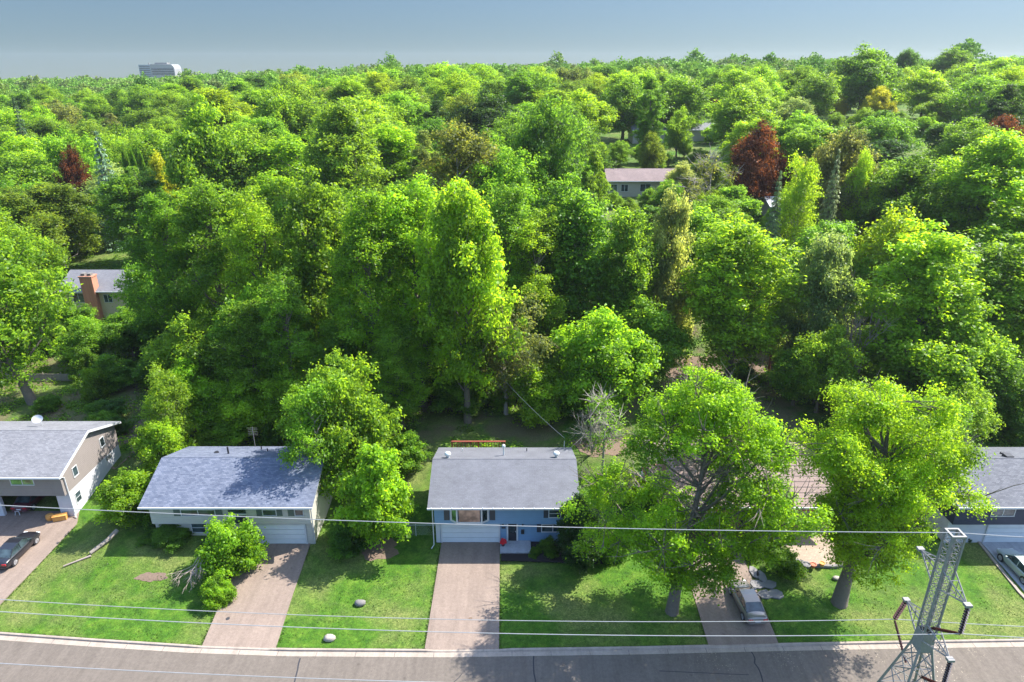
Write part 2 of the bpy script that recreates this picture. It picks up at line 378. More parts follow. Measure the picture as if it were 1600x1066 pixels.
# small patches of bare ground, thin soil worn into the lawns
def blob(cx, cy, rx, ry, seed, off, mat, name, lab=None):
    r_ = random.Random(seed); m_ = MB(); N = 26; pts = [(cx, cy)]
    ph = [r_.uniform(0, 6.28) for _ in range(3)]
    for i in range(N):
        t = 2*math.pi*i/N; q = 1+.16*math.sin(2*t+ph[0])+.11*math.sin(5*t+ph[1])+.08*math.sin(9*t+ph[2])
        pts.append((cx+rx*q*math.cos(t), cy+ry*q*math.sin(t)))
    m_.add([(x, y, gz(x, y)+off) for x, y in pts], [(0, i+1, (i+1) % N+1) for i in range(N)])
    return tag(m_.build(name, mat), kind='structure')
M['soil'] = simple('bare_soil', (.15, .105, .075), .95, var=.4, vscale=5, bump=.8)
c = g(238, 905); blob(c.x, c.y, 1.2, .55, 3, -.035, M['soil'], 'bare_soil')
c = g(590, 855); blob(c.x, c.y, 2.1, 1.6, 5, -.035, M['soil'], 'bare_soil')
c = g(945, 705, 1.2); blob(c.x, c.y+1, 3.0, 2.6, 8, -.03, M['soil'], 'bare_soil')
c = g(1100, 580, 1.4); blob(c.x+2, c.y, 8, 4.5, 9, -.03, M['soil'], 'bare_soil')
c = g(1200, 585, 1.4); blob(c.x, c.y, 5, 3.0, 19, -.025, M['soil'], 'bare_soil')
c = g(205, 690, 1.2); blob(c.x, c.y, 1.6, 6, 12, -.03, M['soil'], 'bare_soil')

exec_marker = 'HOUSES'
# ------------------------------------------------------------------ houses
def house(name, label, x0, x1, yf, yb, eave, ridge, ys, roofmat, wallmat, over=.6, xo=.5, lower=None, wall_y=None, basez=0, ridge_back=None, rb_right=0):
    """gabled house with its ridge along x; yf, yb are the eave lines; wall_y the upper front wall, lower the recessed front wall"""
    t = thing(name, label, 'house', ((x0+x1)/2, (yf+yb)/2, basez))
    ox, oy = (x0+x1)/2, (yf+yb)/2
    def L(p): return (p[0]-ox, p[1]-oy, p[2]-basez)
    rf = MB(); th = .16; ym = ys
    # two slopes as thick slabs
    for (ya, yb_, dx) in ((yf, ym, 0), (yb, ym, rb_right)):
        e0, e1 = (x0, ya, eave), (x1, ya+dx, eave)
        r0, r1 = (x0, yb_, ridge), (x1, yb_, ridge)
        q = [L(p) for p in (e0, e1, r1, r0)]
        if ya == yb: q = [q[1], q[0], q[3], q[2]]
        lo = [(a, b, c_-th) for a, b, c_ in q]
        rf.add(q+lo, [(0, 1, 2, 3), (7, 6, 5, 4), (0, 4, 5, 1), (1, 5, 6, 2), (3, 7, 4, 0)])
    roof = rf.build('roof', roofmat, t)
    cap = MB(); cap.tube([L((x0+.02, ym, ridge-.01)), L((x1-.02, ym, ridge-.01))], .04, 6); cap.build('ridge_cap', roofmat, roof)
    gt = MB()
    gt.box(L((x0-.02, yf-.13, eave-.19)), L((x1+.02, yf-.005, eave-.03)))
    gt.build('gutter', M['white'], t)
    for xx in (x0, x1):
      rk = MB()
      if 1:
        sgn = -1 if xx == x0 else 1
        if name != 'taupe_house': xx -= sgn*.06
        rt = .012 if name == 'taupe_house' else -th-.01
        for ya in (yf, yb):
            a = L((xx+sgn*.003, ya, eave)); b = L((xx+sgn*.003, ym, ridge))
            rk.add([(a[0], a[1], a[2]+rt), (b[0], b[1], b[2]+rt), (b[0], b[1], b[2]-.24), (a[0], a[1], a[2]-.24),
                    (a[0]+sgn*.05, a[1], a[2]+rt), (b[0]+sgn*.05, b[1], b[2]+rt), (b[0]+sgn*.05, b[1], b[2]-.24), (a[0]+sgn*.05, a[1], a[2]-.24)],
                   [(0, 1, 2, 3), (7, 6, 5, 4), (0, 4, 5, 1), (2, 6, 7, 3), (0, 3, 7, 4), (1, 5, 6, 2)])
      rk.build('rake_board', M['white'], t)
    # upper walls
    wy = wall_y; wb = yb-.55; wx0, wx1 = x0+xo, x1-xo
    sl = (ridge-eave)/(ym-yf)
    def zt(y): return (eave+sl*(y-yf) if y < ym else ridge-(ridge-eave)/(yb-ym)*(y-ym))-th-.01
    up = MB(); zb = lower[1] if lower else basez
    prof = [(wy, zb), (wb, zb), (wb, zt(wb)), (ym, zt(ym)), (wy, zt(wy))]
    up.prism([L((wx0, y, z)) for y, z in prof], (wx1-wx0, 0, 0)); up.build('wall', wallmat, t)
    t['_o'] = 0; del t['_o']
    return t, L, (wx0, wx1, wb)
def window(t, L, x0, x1, z0, z1, y, glass=None, mull=1, hbar=0, shut=None, shw=.35, axis='x', name='window'):
    """axis x: window in a front wall at y; axis y: window in a side wall whose plane is x=y, spanning x0..x1 along y"""
    f = MB(); gl = MB(); w = .07; d = .05
    def B(mb_, a0, a1, b0, b1, dd, e):
        if axis == 'x': mb_.box(L((a0, y-dd, b0)), L((a1, y-e, b1)))
        else: mb_.box(L((y+e, a0, b0)), L((y+dd, a1, b1)))
    B(f, x0, x1, z1-w, z1, d, .004); B(f, x0, x1, z0, z0+w, d+.03, .004); B(f, x0, x0+w, z0+w, z1-w, d, .004); B(f, x1-w, x1, z0+w, z1-w, d, .004)
    for i in range(1, mull+1):
        xm = x0+(x1-x0)*i/(mull+1); B(f, xm-w/2, xm+w/2, z0+w, z1-w, d-.008, .004)
    for i in range(1, hbar+1):
        zm = z0+(z1-z0)*i/(hbar+1); B(f, x0+w, x1-w, zm-.025, zm+.025, d-.014, .004)
    fo = f.build(name, M['white'], t)
    B(gl, x0+w*.8, x1-w*.8, z0+w*.8, z1-w*.8, .024, .006); gl.build('pane', glass or M['glass'], fo)
    if shut:
        for a, b in ((x0-shw-.03, x0-.03), (x1+.03, x1+shw+.03)):
            s_ = MB(); B(s_, a, b, z0, z1, .045, .004)
            nsl = 9
            for i in range(nsl):
                zc = z0+.06+(z1-z0-.12)*(i+.5)/nsl; B(s_, a+.05, b-.05, zc-.012, zc+.012, .055, .046)
            s_.build('shutter', shut, t)
    return fo
def gdoor(t, L, x0, x1, z0, z1, y, mat, rows=4):
    d = MB(); h = (z1-z0)/rows
    for i in range(rows): d.box(L((x0, y-.04, z0+h*i+.012)), L((x1, y, z0+h*(i+1)-.012)))
    d.box(L((x0, y-.02, z0)), L((x1, y+.02, z1)))
    o_ = d.build('garage_door', mat, t)
    f = MB(); w = .14
    f.box(L((x0-w, y-.09, z0)), L((x0, y+.02, z1+w))); f.box(L((x1, y-.09, z0)), L((x1+w, y+.02, z1+w))); f.box(L((x0, y-.088, z1)), L((x1, y+.02, z1+w)))
    f.build('door_frame', M['white'], o_)
def pipe(t, L, x, y, z0, z1, r, mat, name='vent_pipe', cap=False):
    p = MB(); p.tube([L((x, y, z0)), L((x, y, z1))], r, 10)
    if cap: p.lathe(L((x, y, z1)), [(r*1.9, 0), (r*2.0, .12), (r*1.5, .24), (r*.6, .28)], 12)
    return p.build(name, mat, t)
def roofz(yf, ym, yb, e, r_, y): return e+(r_-e)*(y-yf)/(ym-yf) if y < ym else r_-(r_-e)*(y-ym)/(yb-ym)

SH = dict(C=m_shingle('shingle_grey', (.098, .10, .115), (.12, .124, .14), (.08, .082, .092), .4, .16, .35),
          B=m_shingle('shingle_slate', (.062, .078, .118), (.155, .172, .22), (.05, .06, .09), .33, .15, .2),
          A=m_shingle('shingle_weathered', (.12, .12, .13), (.20, .20, .21), (.09, .09, .10), .33, .15, .2),
          E=m_shingle('shingle_charcoal', (.06, .065, .08), (.12, .125, .14), (.04, .04, .05), .33, .15, .2),
          D=m_shingle('shingle_brown', (.19, .135, .115), (.23, .165, .14), (.13, .10, .085), .5, .17, .25, lines=.62),
          P=m_shingle('shingle_plum', (.15, .11, .105), (.19, .14, .13), (.12, .085, .08), .4, .17, .3),
          G=m_shingle('shingle_grey_far', (.12, .12, .135), (.16, .16, .175), (.09, .09, .10), .4, .17, .3))
WL = dict(C=m_siding('siding_blue', (.15, .27, .41)), B=m_siding('siding_cream', (.46, .44, .385)), A=m_siding('siding_taupe', (.23, .20, .185)),
          E=m_siding('siding_navy', (.02, .03, .06)), D=m_brick('brick_red', (.30, .11, .075), (.36, .15, .10), (.32, .28, .25)),
          F=m_siding('siding_sand', (.5, .42, .28)), G=m_siding('siding_far', (.36, .33, .28)))

# --- blue house (centre)
t, L, wx = house('blue_house', 'blue two storey house with plain grey shingle roof and white garage door', -7.65, 6.2, 51.4, 61.8, 4.78, 6.62, 56.6,
                 SH['C'], WL['C'], lower=(52.65, 2.5), wall_y=52.05)
lo = MB(); lo.box(L((-7.1, 52.62, -.1)), L((5.65, 61.1, 2.495))); lo.build('lower_wall', WL['C'], t)
gdoor(t, L, -6.55, -1.25, 0.02, 2.2, 52.6, M['door_white'])
sd = MB(); sd.box(L((-7.13, 52.55, 0)), L((-6.75, 52.618, 2.49))); sd.build('corner_board', M['white'], t)
# bay window
by0, by1 = 52.05, 51.6; bz0, bz1 = 2.95, 4.55
bay = MB(); pl = [(-5.65, by0), (-5.05, by1), (-2.75, by1), (-2.15, by0)]
for zz0, zz1 in ((bz0-.12, bz0+.06), (bz1-.1, bz1)):
    bay.prism([L((x, y, zz0)) for x, y in pl], (0, 0, zz1-zz0))
for (x, y) in ((-5.6, by0-.06), (-5.03, by1+.03), (-2.77, by1+.03), (-2.2, by0-.06)):
    bay.box(L((x-.07, y-.05, bz0+.061)), L((x+.07, y+.05, bz1-.101)))
bo = bay.build('bay_window', M['white'], t)
for i, gm in zip(range(3), (M['glassg'], M['glassp'], M['glass'])):
    (xa, ya), (xb, yb_) = pl[i], pl[i+1]; d = Vector((xb-xa, yb_-ya, 0)); n_ = Vector((d.y, -d.x, 0)).normalized()*-.05
    q = MB(); a = Vector((xa, ya, bz0+.06))+d*.08-n_*0+Vector((0, .05, 0)); b = Vector((xb, yb_, bz0+.06))-d*.08+Vector((0, .05, 0))
    q.prism([L(a), L(b), L(b+Vector((0, 0, bz1-bz0-.16))), L(a+Vector((0, 0, bz1-bz0-.16)))], (0, .02, 0)); q.build('pane', gm, bo)
for a in (-6.25, -2.05):
    s_ = MB(); s_.box(L((a, 51.99, bz0)), L((a+.5, 52.046, bz1-.05))); s_.build('shutter', M['shutter'], t)
window(t, L, 3.35, 4.5, 3.2, 4.15, 52.05, shut=M['shutter'], shw=.42, mull=0, hbar=1)
window(t, L, 2.75, 4.9, 1.15, 2.05, 52.62, shut=M['shutter'], shw=.4, mull=1)
dr = MB(); dr.box(L((-.35, 52.55, .2)), L((.42, 52.618, 2.3))); do = dr.build('front_door', M['black'], t)
fr = MB()
fr.box(L((-.5, 52.53, .2)), L((-.352, 52.619, 2.42))); fr.box(L((.422, 52.53, .2)), L((.57, 52.619, 2.42))); fr.box(L((-.352, 52.532, 2.302)), L((.422, 52.619, 2.42)))
fr.build('door_frame', M['white'], do)
q = MB(); q.box(L((-.2, 52.535, 1.1)), L((.27, 52.549, 2.1))); q.build('pane', M['glass'], do)
q = MB(); q.tube([L((.33, 52.52, 1.2)), L((.33, 52.52, 1.35))], .025, 6); q.build('handle', M['alu'], do)
for x in (-.85, 1.0):
    q = MB(); q.box(L((x-.07, 52.5, 1.95)), L((x+.07, 52.618, 2.2))); q.build('wall_lamp', M['black'], t)
q = MB(); q.box(L((-.98, 52.585, 1.55)), L((-.6, 52.618, 1.75))); q.build('house_number_plate', M['shutter'], t)
q = MB(); q.box(L((.85, 52.48, 1.0)), L((1.15, 52.618, 1.45))); q.build('mailbox', M['black'], t)
po = MB(); po.box(L((-1.1, 51.0, -.05)), L((1.75, 52.62, .18))); po.build('porch', M['concrete_grey'], t)
rz = lambda y: roofz(51.4, 56.6, 61.8, 4.78, 6.62, y)
c = g(700, 713, 6.5); pipe(t, L, c.x, 57.2, rz(57.2)-.1, rz(57.2)+.35, .16, M['alu'], 'roof_vent', True)
c = g(869, 710, 6.5); pipe(t, L, c.x, 57.4, rz(57.4)-.1, rz(57.4)+.35, .16, M['alu'], 'roof_vent', True)
c = g(787, 707, 6.4); pipe(t, L, c.x, 58.2, rz(58.2)-.1, rz(58.2)+.95, .09, M['alu'], 'flue', True)
pipe(t, L, g(723, 700, 5.6).x, 60, rz(60)-.1, rz(60)+.3, .05, M['alu']); pipe(t, L, g(823, 700, 5.6).x, 60, rz(60)-.1, rz(60)+.35, .05, M['black'])
ms = pipe(t, L, 5.4, 61.3, rz(61.3)-.1, rz(61.3)+.9, .03, M['alu'], 'service_mast')
# gutter brackets
for i in range(15):
    x = -7.3+i*.93; q = MB(); q.box(L((x-.02, 51.27, 4.63)), L((x+.02, 51.42, 4.8))); q.build('gutter_strap', M['alu'], t)
q = MB(); q.tube([L((-7.3, 52.0, 4.6)), L((-7.3, 52.0, .2)), L((-7.5, 51.6, .05))], .05, 6); q.build('downspout', M['white'], t)
# deck railing behind
dk = thing('deck', 'low red stained wooden deck railing behind the blue house roof', 'deck', (-4, 64, 1.3))
q = MB(); q.box((-2.6, -2.1, 1.0), (3.2, 1.4, 1.15)); q.build('deck_floor', M['rustred'], dk)
q = MB()
for x in [-2.6+.29*i for i in range(21)]: q.box((x-.03, 1.3, 1.15), (x+.03, 1.36, 4.0 if False else 2.05))
q.build('baluster', M['rustred'], dk)
q = MB(); q.box((-2.7, 1.22, 2.05), (3.3, 1.46, 2.15)); q.build('top_rail', M['rustred'], dk)
for x in (-2.6, .3, 3.2):
    q = MB(); q.box((x-.07, 1.2, -.2), (x+.07, 1.35, 2.04)); q.build('post', M['rustred'], dk)

# --- cream house (left of centre)
t, L, wx = house('cream_house', 'cream sided house whose slate roof lies half in tree shade', -33.75, -18.05, 51.4, 61.9, 4.85, 6.75, 56.65, SH['B'], WL['B'], lower=(52.6, 2.5), wall_y=52.05)
lo = MB(); lo.box(L((-33.2, 52.4, -.2)), L((-18.6, 61.2, 2.495))); lo.build('lower_wall', WL['B'], t)
gdoor(t, L, -24.55, -19.35, .02, 2.15, 52.38, M['door_white'])
window(t, L, -30.4, -27.2, 3.4, 4.12, 52.05, shut=M['shutterg'], shw=.6, mull=1)
window(t, L, -22.9, -21.6, 3.4, 4.12, 52.05, shut=M['shutterg'], shw=.5, mull=0)
window(t, L, -19.95+.0, -18.95+.0+.0-.15, 3.4, 4.12, 52.05, mull=0)
q = MB(); q.box(L((-20.55, 52.0, 3.4)), L((-20.0, 52.046, 4.12))); q.build('shutter', M['shutterg'], t)
window(t, L, -29.9, -27.0, 1.25, 2.4, 52.4, mull=1, hbar=1)
dr = MB(); dr.box(L((-26.0, 51.99, 2.6)), L((-24.4, 52.047, 4.5))); do = dr.build('entry_glazing', M['glass'], t)
q = MB(); q.box(L((-26.05, 51.94, 3.55)), L((-24.35, 51.985, 3.7))); q.build('frame', M['bluestuff'] if False else M['white'], do)
rz = lambda y: roofz(51.4, 56.65, 61.9, 4.85, 6.75, y)
for px, yy, hh, rr in ((365, 58.4, .75, .09), (344, 58.8, .12, .22), (403, 60.5, .35, .06), (418, 59.6, .3, .06)):
    c = g(px, 700, 6); pipe(t, L, c.x, yy, rz(yy)-.1, rz(yy)+hh, rr, M['black'], 'roof_vent')
q = MB(); q.tube([L((-26.7, 61.6, 5)), L((-26.7, 61.6, 7.3))], .03, 6)
for i in range(5): q.tube([L((-27.2, 61.6, 6.4+.2*i)), L((-26.2, 61.6, 6.4+.2*i))], .012, 4)
q.build('antenna', M['metal'], t)
q = MB(); q.tube([L((-18.5, 52.3, 4.6)), L((-18.5, 52.3, .1))], .05, 6); q.build('downspout', M['white'], t)

# --- taupe house (far left)
t, L, wx = house('taupe_house', 'taupe sided house with open garage and white side foundation at the left edge', -62, -43.25, 55.5, 66.5, 5.3, 7.25, 61.0, SH['A'], WL['A'], lower=(56.6, 2.75), wall_y=56.1, xo=.45)
fw = MB(); fw.box(L((-44.3, 56.65, -.1)), L((-43.72, 65.9, 2.74))); fw.box(L((-61.5, 65.5, -.1)), L((-44.3, 65.9, 2.74))); fw.build('foundation', M['whitewall'], t)
fw = MB()
fw.box(L((-45.0, 56.62, -.05)), L((-43.7, 56.95, 2.74))); fw.box(L((-61.5, 56.62, -.05)), L((-50.7, 56.95, 2.74))); fw.box(L((-50.7, 56.62, 2.45)), L((-45.0, 56.95, 2.74)))
fw.build('garage_front', M['whitewall'], t)
q = MB(); q.box(L((-50.69, 61.5, 0)), L((-45.01, 61.6, 2.7))); q.build('garage_back_wall', M['wood'], t)
window(t, L, -48.6, -46.3, 4.0, 4.78, 56.1, M['glassg'], mull=1)
window(t, L, -53.2, -51.0, 4.0, 4.78, 56.1, M['glassg'], mull=1)
window(t, L, 57.9, 58.7, 3.6, 4.7, -43.70, M['glass'], mull=0, axis='y')
window(t, L, 62.9, 63.7, 4.0, 5.1, -43.70, M['glass'], mull=0, axis='y')
window(t, L, 57.35, 58.25, .9, 2.1, -43.72, M['glass'], mull=0, hbar=1, axis='y')
q = MB(); q.box(L((-43.715, 63.3, 2.15)), L((-43.69, 64.3, 2.6))); q.build('basement_vent', M['metal'], t)
q = MB(); q.tube([L((-43.3, 55.6, 5.1)), L((-43.6, 56.0, 4.9)), L((-43.6, 56.5, 4.6)), L((-43.6, 56.55, .3)), L((-43.3, 56.2, .1))], .06, 6); q.build('downspout', M['white'], t)
rz = lambda y: roofz(55.5, 61, 66.5, 5.3, 7.25, y)
q = MB(); c = g(67, 664, 6.3)
sx, sy = c.x, 63.8; q.tube([L((sx, sy, rz(sy)-.05)), L((sx-.05, sy-.1, rz(sy)+.75))], .035, 6); da = q.build('dish_arm', M['alu'], t)
q = MB(); N = 20; cc = Vector(L((sx-.1, sy-.3, rz(sy)+.95))); nn = Vector((.15, -.75, .6)).normalized(); a = nn.cross(Vector((0, 0, 1))).normalized(); b = nn.cross(a)
vs = [cc-nn*.08]+[cc+(a*math.cos(6.2832*i/N)*r_+b*math.sin(6.2832*i/N)*r_*.8)+nn*h for r_, h in ((.3, -.05), (.55, .04)) for i in range(N)]
q.add(vs, [(0, 1+i, 1+(i+1) % N) for i in range(N)]+[(1+i, 1+N+i, 1+N+(i+1) % N, 1+(i+1) % N) for i in range(N)])
q.build('satellite_dish', M['white'], da, smooth=True)

# --- navy house (right edge)
t, L, wx = house('navy_house', 'navy sided house with charcoal roof and grey garage at the right edge', 40.2, 62, 51.3, 61.6, 4.95, 6.75, 56.5, SH['E'], WL['E'], lower=(52.6, 2.45), wall_y=52.0)
lo = MB(); lo.box(L((40.8, 52.62, -.2)), L((61.4, 61, 2.44))); lo.build('lower_wall', M['whitewall'], t)
gdoor(t, L, 44.6, 50.2, .02, 2.1, 52.6, M['door_white'])
window(t, L, 43.9, 46.1, 3.4, 4.4, 52.0, mull=1)
q = MB()
for r_ in (.42, .22):
    q.tube([L((47.6+r_*1.1*math.cos(i*.3927), 51.94, 3.95+r_*math.sin(i*.3927))) for i in range(17)], .02, 4)
for i in range(8): q.tube([L((47.6+.22*math.cos(i*.785), 51.94, 3.95+.22*math.sin(i*.785))), L((47.6+.42*math.cos(i*.785+.2), 51.94, 3.95+.42*math.sin(i*.785+.2)))], .015, 4)
q.build('wall_ornament', M['alu'], t)
rz = lambda y: roofz(51.3, 56.5, 61.6, 4.95, 6.75, y)
c = g(1580, 716, 6.6); q = MB(); q.box(L((c.x-.35, 56.9, rz(57.2)-.15)), L((c.x+.35, 57.6, rz(57.2)+.22))); q.build('roof_vent', M['black'], t)
c = g(1571, 707, 6.4); q = MB(); q.box(L((c.x-.2, 58.2, rz(58.4)-.15)), L((c.x+.2, 58.6, rz(58.4)+.15))); q.build('roof_vent', M['black'], t)

# --- brown roofed rambler (between the two big front trees)
t, L, wx = house('brown_roof_house', 'brick house with ribbed brown roof glimpsed between the big front yard trees', 15.2, 30.6, 52.6, 64.2, 4.0, 5.9, 58.4, SH['D'], WL['D'], wall_y=53.4, basez=.0)
window(t, L, 26.2, 28.8, 1.6, 2.9, 53.4, mull=1); window(t, L, 17.0, 19.2, 1.6, 2.9, 53.4, mull=1)
q = MB(); q.box(L((21.6, 53.33, .1)), L((23.9, 53.396, 3.0))); q.build('entry_shade_panel', M['dark'], t)  # flat dark panel on the brick, painted as the shade in the porch opening
q = MB(); q.box(L((24.15, 51.9, .3)), L((24.35, 52.1, 3.8))); q.build('porch_post', M['rustred'], t)
q = MB(); q.box(L((20.5, 51.4, .05)), L((25, 53.39, .55))); q.build('porch', M['slab'], t)

# patio
pt = thing('patio', 'tan paver patio with low stone wall in front of the brick house', 'patio', (28, 51, .6))
pl = [(-2.6, -1.6), (-1.2, -2.35), (.6, -2.5), (2.0, -2.1), (2.9, -1.0), (3.0, 2.2), (-2.9, 2.2), (-3.2, 0)]
q = MB(); q.prism([(x, y, -.6) for x, y in pl], (0, 0, .66)); q.build('paving', M['paver'], pt)
q = MB()
rr = random.Random(2)
for i in range(8):
    for j in range(3): q.obox((2.75+rr.uniform(-.04, .04), -.6+.42*i, .2+.26*j), (.24, 0, 0), (0, .2, 0), (0, 0, .125))
for i in range(6):
    for j in range(2): q.obox((.2+.45*i, 2.35+rr.uniform(-.03, .03), .2+.26*j), (.21, 0, 0), (0, .2, 0), (0, 0, .125))
q.build('seat_wall', M['stonep'], pt, bevel=.03)
q = MB()
for i in range(len(pl)-3):
    a, b = Vector((*pl[i], .0)), Vector((*pl[i+1], .0)); n_ = int((b-a).length/.45)+1
    for k_ in range(n_): p_ = a.lerp(b, (k_+.5)/n_); q.obox((p_.x, p_.y, .0), (.2, 0, 0), (0, .14, 0), (0, 0, .13))
q.build('edging', M['stone'], pt, bevel=.03)
mb = MB(); mb.lathe((0, 0, 0), [(.16, 0), (.24, .32), (.26, .36), (.2, .36), (.18, .3)], 14); pot = mb.build('flower_pot', M['terracotta'])
for i, (px, py, s_, mt, lb) in enumerate(((1270, 886, 1.15, 'terracotta', 'red clay flower pot, middle one of three at the patio edge'), (1284, 884, 1, 'orange', 'orange clay flower pot at the right end of the patio pots'), (1259, 886, 1.5, 'slab', 'wide dark grey flower pot at the left end of the patio pots'))):
    c = g(px, py, .66); o_ = pot if i == 0 else pot.copy()
    if i: COL.objects.link(o_); o_.data = o_.data.copy(); o_.data.materials[0] = M[mt]
    o_.location = (c.x, c.y, .66); o_.scale = (s_, s_, .9); tag(o_, lb, 'flower pot', 'flower pots on the patio edge')
# stepping slabs beside the silver car
rr = random.Random(6)
slabs = [(1178, 893, 'longest pale'), (1190, 900, 'narrow shaded'), (1183, 912, 'broad upper'), (1202, 912, 'small upper right'), (1196, 928, 'large lower'), (1213, 927, 'rounded lower right')]
for i, (px, py, ds) in enumerate(slabs):
    c = g(px, py, .1); m_ = MB(); N = 7
    pts = [(math.cos(6.283*j/N+.3)*rr.uniform(.55, .75)*(1.0 if i > 1 else .6), math.sin(6.283*j/N+.3)*rr.uniform(.45, .65)*(1 if i > 1 else 1.4), 0) for j in range(N)]
    m_.prism(pts, (0, 0, .13)); o_ = m_.build('stepping_stone', M['slab'], bevel=.02); o_.location = (c.x, c.y, gz(c.x, c.y)-.04+.03*(py < 905))
    tag(o_, '%s flagstone of the stepping path beside the silver car' % ds, 'stepping stone', 'flagstones beside the silver car')
# rocks
def rock(px, py, s, mat, label, z=0, name='boulder'):
    r_ = random.Random(px); c = g(px, py, z); mb_ = MB(); n1, n2 = 7, 12; vs = []
    for i in range(1, n1):
        for j in range(n2):
            a = math.pi*i/n1; b = 2*math.pi*j/n2; k_ = r_.uniform(.88, 1.1)
            vs.append((math.sin(a)*math.cos(b)*k_, math.sin(a)*math.sin(b)*k_*.7, math.cos(a)*.55*k_))
    o = 0; fs = [((i*n2+j), ((i+1)*n2+j), ((i+1)*n2+(j+1) % n2), (i*n2+(j+1) % n2)) for i in range(n1-2) for j in range(n2)]
    fs += [tuple(range(n2)), tuple((n1-2)*n2+j for j in range(n2-1, -1, -1))]
    mb_.add(vs, fs); o_ = mb_.build(name, mat, smooth=True); o_.location = (c.x, c.y, gz(c.x, c.y)+s*.25); o_.scale = (s, s, s); tag(o_, label, 'rock')
def log(pts, r0, r1, mat, label):
    q_ = MB(); q_.tube(pts, [r0+(r1-r0)*i/(len(pts)-1) for i in range(len(pts))], 8); return tag(q_.build('fallen_log', mat), label, 'log')
a_, b_ = g(186, 838, .9), g(142, 868, .6)
log([(a_.x, a_.y, 1.6), (a_.x*.6+b_.x*.4+.1, a_.y*.6+b_.y*.4, 1.25), (b_.x, b_.y, .85)], .22, .16, M['wood'], 'thick dark fallen log leaning out of the bushy tree by the taupe house')
a_, b_ = g(143, 872, .5), g(100, 888, .2)
log([(a_.x, a_.y, .75), (b_.x, b_.y, gz(b_.x, b_.y)+.1)], .09, .06, M['dead'], 'thin pale fallen pole lying on the lawn left of the thick log')
for px_, py_2, lb in ((356, 967, 'small dark metal cover set in the cream house driveway'), (735, 967, 'small round rusty cover in the blue house driveway')):
    c = g(px_, py_2); q = MB(); q.lathe((0, 0, 0), [(.16, 0), (.16, .012), (.1, .016)], 14); o_ = q.build('utility_cover', M['crack'] if px_ < 400 else M['soil']); o_.location = (c.x, c.y, .011); tag(o_, lb, 'cover')
rock(563, 944, .48, M['stone'], 'grey boulder on the lawn between the cream and blue houses')
rock(515, 999, .48, M['stonep'], 'pale flat boulder on the lawn near the kerb')
rock(1305, 910, .32, M['stonep'], 'small pale rock on the lawn below the patio')
rock(307, 899, .3, M['stonep'], 'small pale rock between the dead branches and the round shrub')
# mulch bed + flowers
tag(sheet('mulch_bed', [(-1.0, 50.0), (8.2, 49.6), (8.6, 52.6), (1.8, 52.6), (1.8, 50.9), (-1.0, 50.9)], M['mulch'], .06, .12), kind='structure')
fl = thing('potted_flowers', 'pot of bright red flowers on the blue house porch', 'flowers', (*g(786, 852, .2)[:2], .18))
q = MB(); q.lathe((0, 0, 0), [(.14, 0), (.2, .28)], 12); q.build('pot', M['black'], fl)
q = MB(); rr = random.Random(1)
for i in range(90):
    v_ = Vector((rr.gauss(0, 1), rr.gauss(0, 1), abs(rr.gauss(0, 1)))).normalized()*rr.uniform(.15, .32); s_ = .05
    q.obox(v_+Vector((0, 0, .36)), (s_, 0, .01), (0, s_, .02), (.01, 0, s_*.5))
q.build('blossom', M['flower'], fl)
# garage junk
st = thing('plastic_stool', 'small white plastic stool in the open garage', 'stool', (*g(30, 803)[:2], 0))
q = MB(); q.box((-.22, -.22, .4), (.22, .22, .45)); q.build('seat', M['white'], st, bevel=.02)
for a in (-1, 1):
    for b in (-1, 1): q = MB(); q.tube([(a*.17, b*.17, .4), (a*.24, b*.24, 0)], .03, 6); q.build('leg', M['white'], st)
bk = MB(); bk.lathe((0, 0, 0), [(.3, 0), (.38, .3), (.34, .55), (.2, .6)], 14)
o_ = bk.build('barrel', M['orange']); c = g(79, 812); o_.location = (c.x, c.y, .01); tag(o_, 'round orange wooden tub by the open garage corner', 'tub')
bk = MB(); bk.box((-.6, -.28, 0), (.6, .28, .5)); bk.box((-.64, -.32, .5), (.64, .32, .58)); o_ = bk.build('wooden_chest', M['orange'], bevel=.03); c = g(95, 812); o_.location = (c.x, c.y, .01); o_.rotation_euler = (0, 0, .3)
tag(o_, 'orange wooden chest beside the round tub at the garage', 'chest')
# chain link fence left of the blue house
fc = thing('chain_link_fence', 'grey chain link fence with gate left of the blue house', 'fence', (-9.5, 53.6, 0))
q = MB()
for z in (1.2,): q.tube([(-4.2, 0, z), (2.4, 0, z)], .025, 6)
q.build('top_rail', M['alu'], fc)
for x in (-4.2, -3.0, -1.7, 0.3, 2.4): q = MB(); q.tube([(x, 0, -.1), (x, 0, 1.28)], .035, 6); q.build('post', M['alu'], fc)
q = MB(); s_ = .16
for i in range(int(6.6/s_)):
    x = -4.2+i*s_
    for d in (1, -1):
        xa, xb = (x, x+1.2) if d == 1 else (x+1.2, x)
        if x+1.2 <= 2.4: q.tube([(xa, .01*d, 0.02), (xb, .01*d, 1.2)], .005, 3, cap=False)
q.build('mesh', M['alu'], fc)
gt_ = MB()
for a, b in (((-3.0, -.03, .1), (-1.7, -.03, .1)), ((-3.0, -.03, 1.15), (-1.7, -.03, 1.15)), ((-2.95, -.03, .1), (-2.95, -.03, 1.15)), ((-1.75, -.03, .1), (-1.75, -.03, 1.15))): gt_.tube([a, b], .03, 6)
gt_.build('gate', M['alu'], fc)
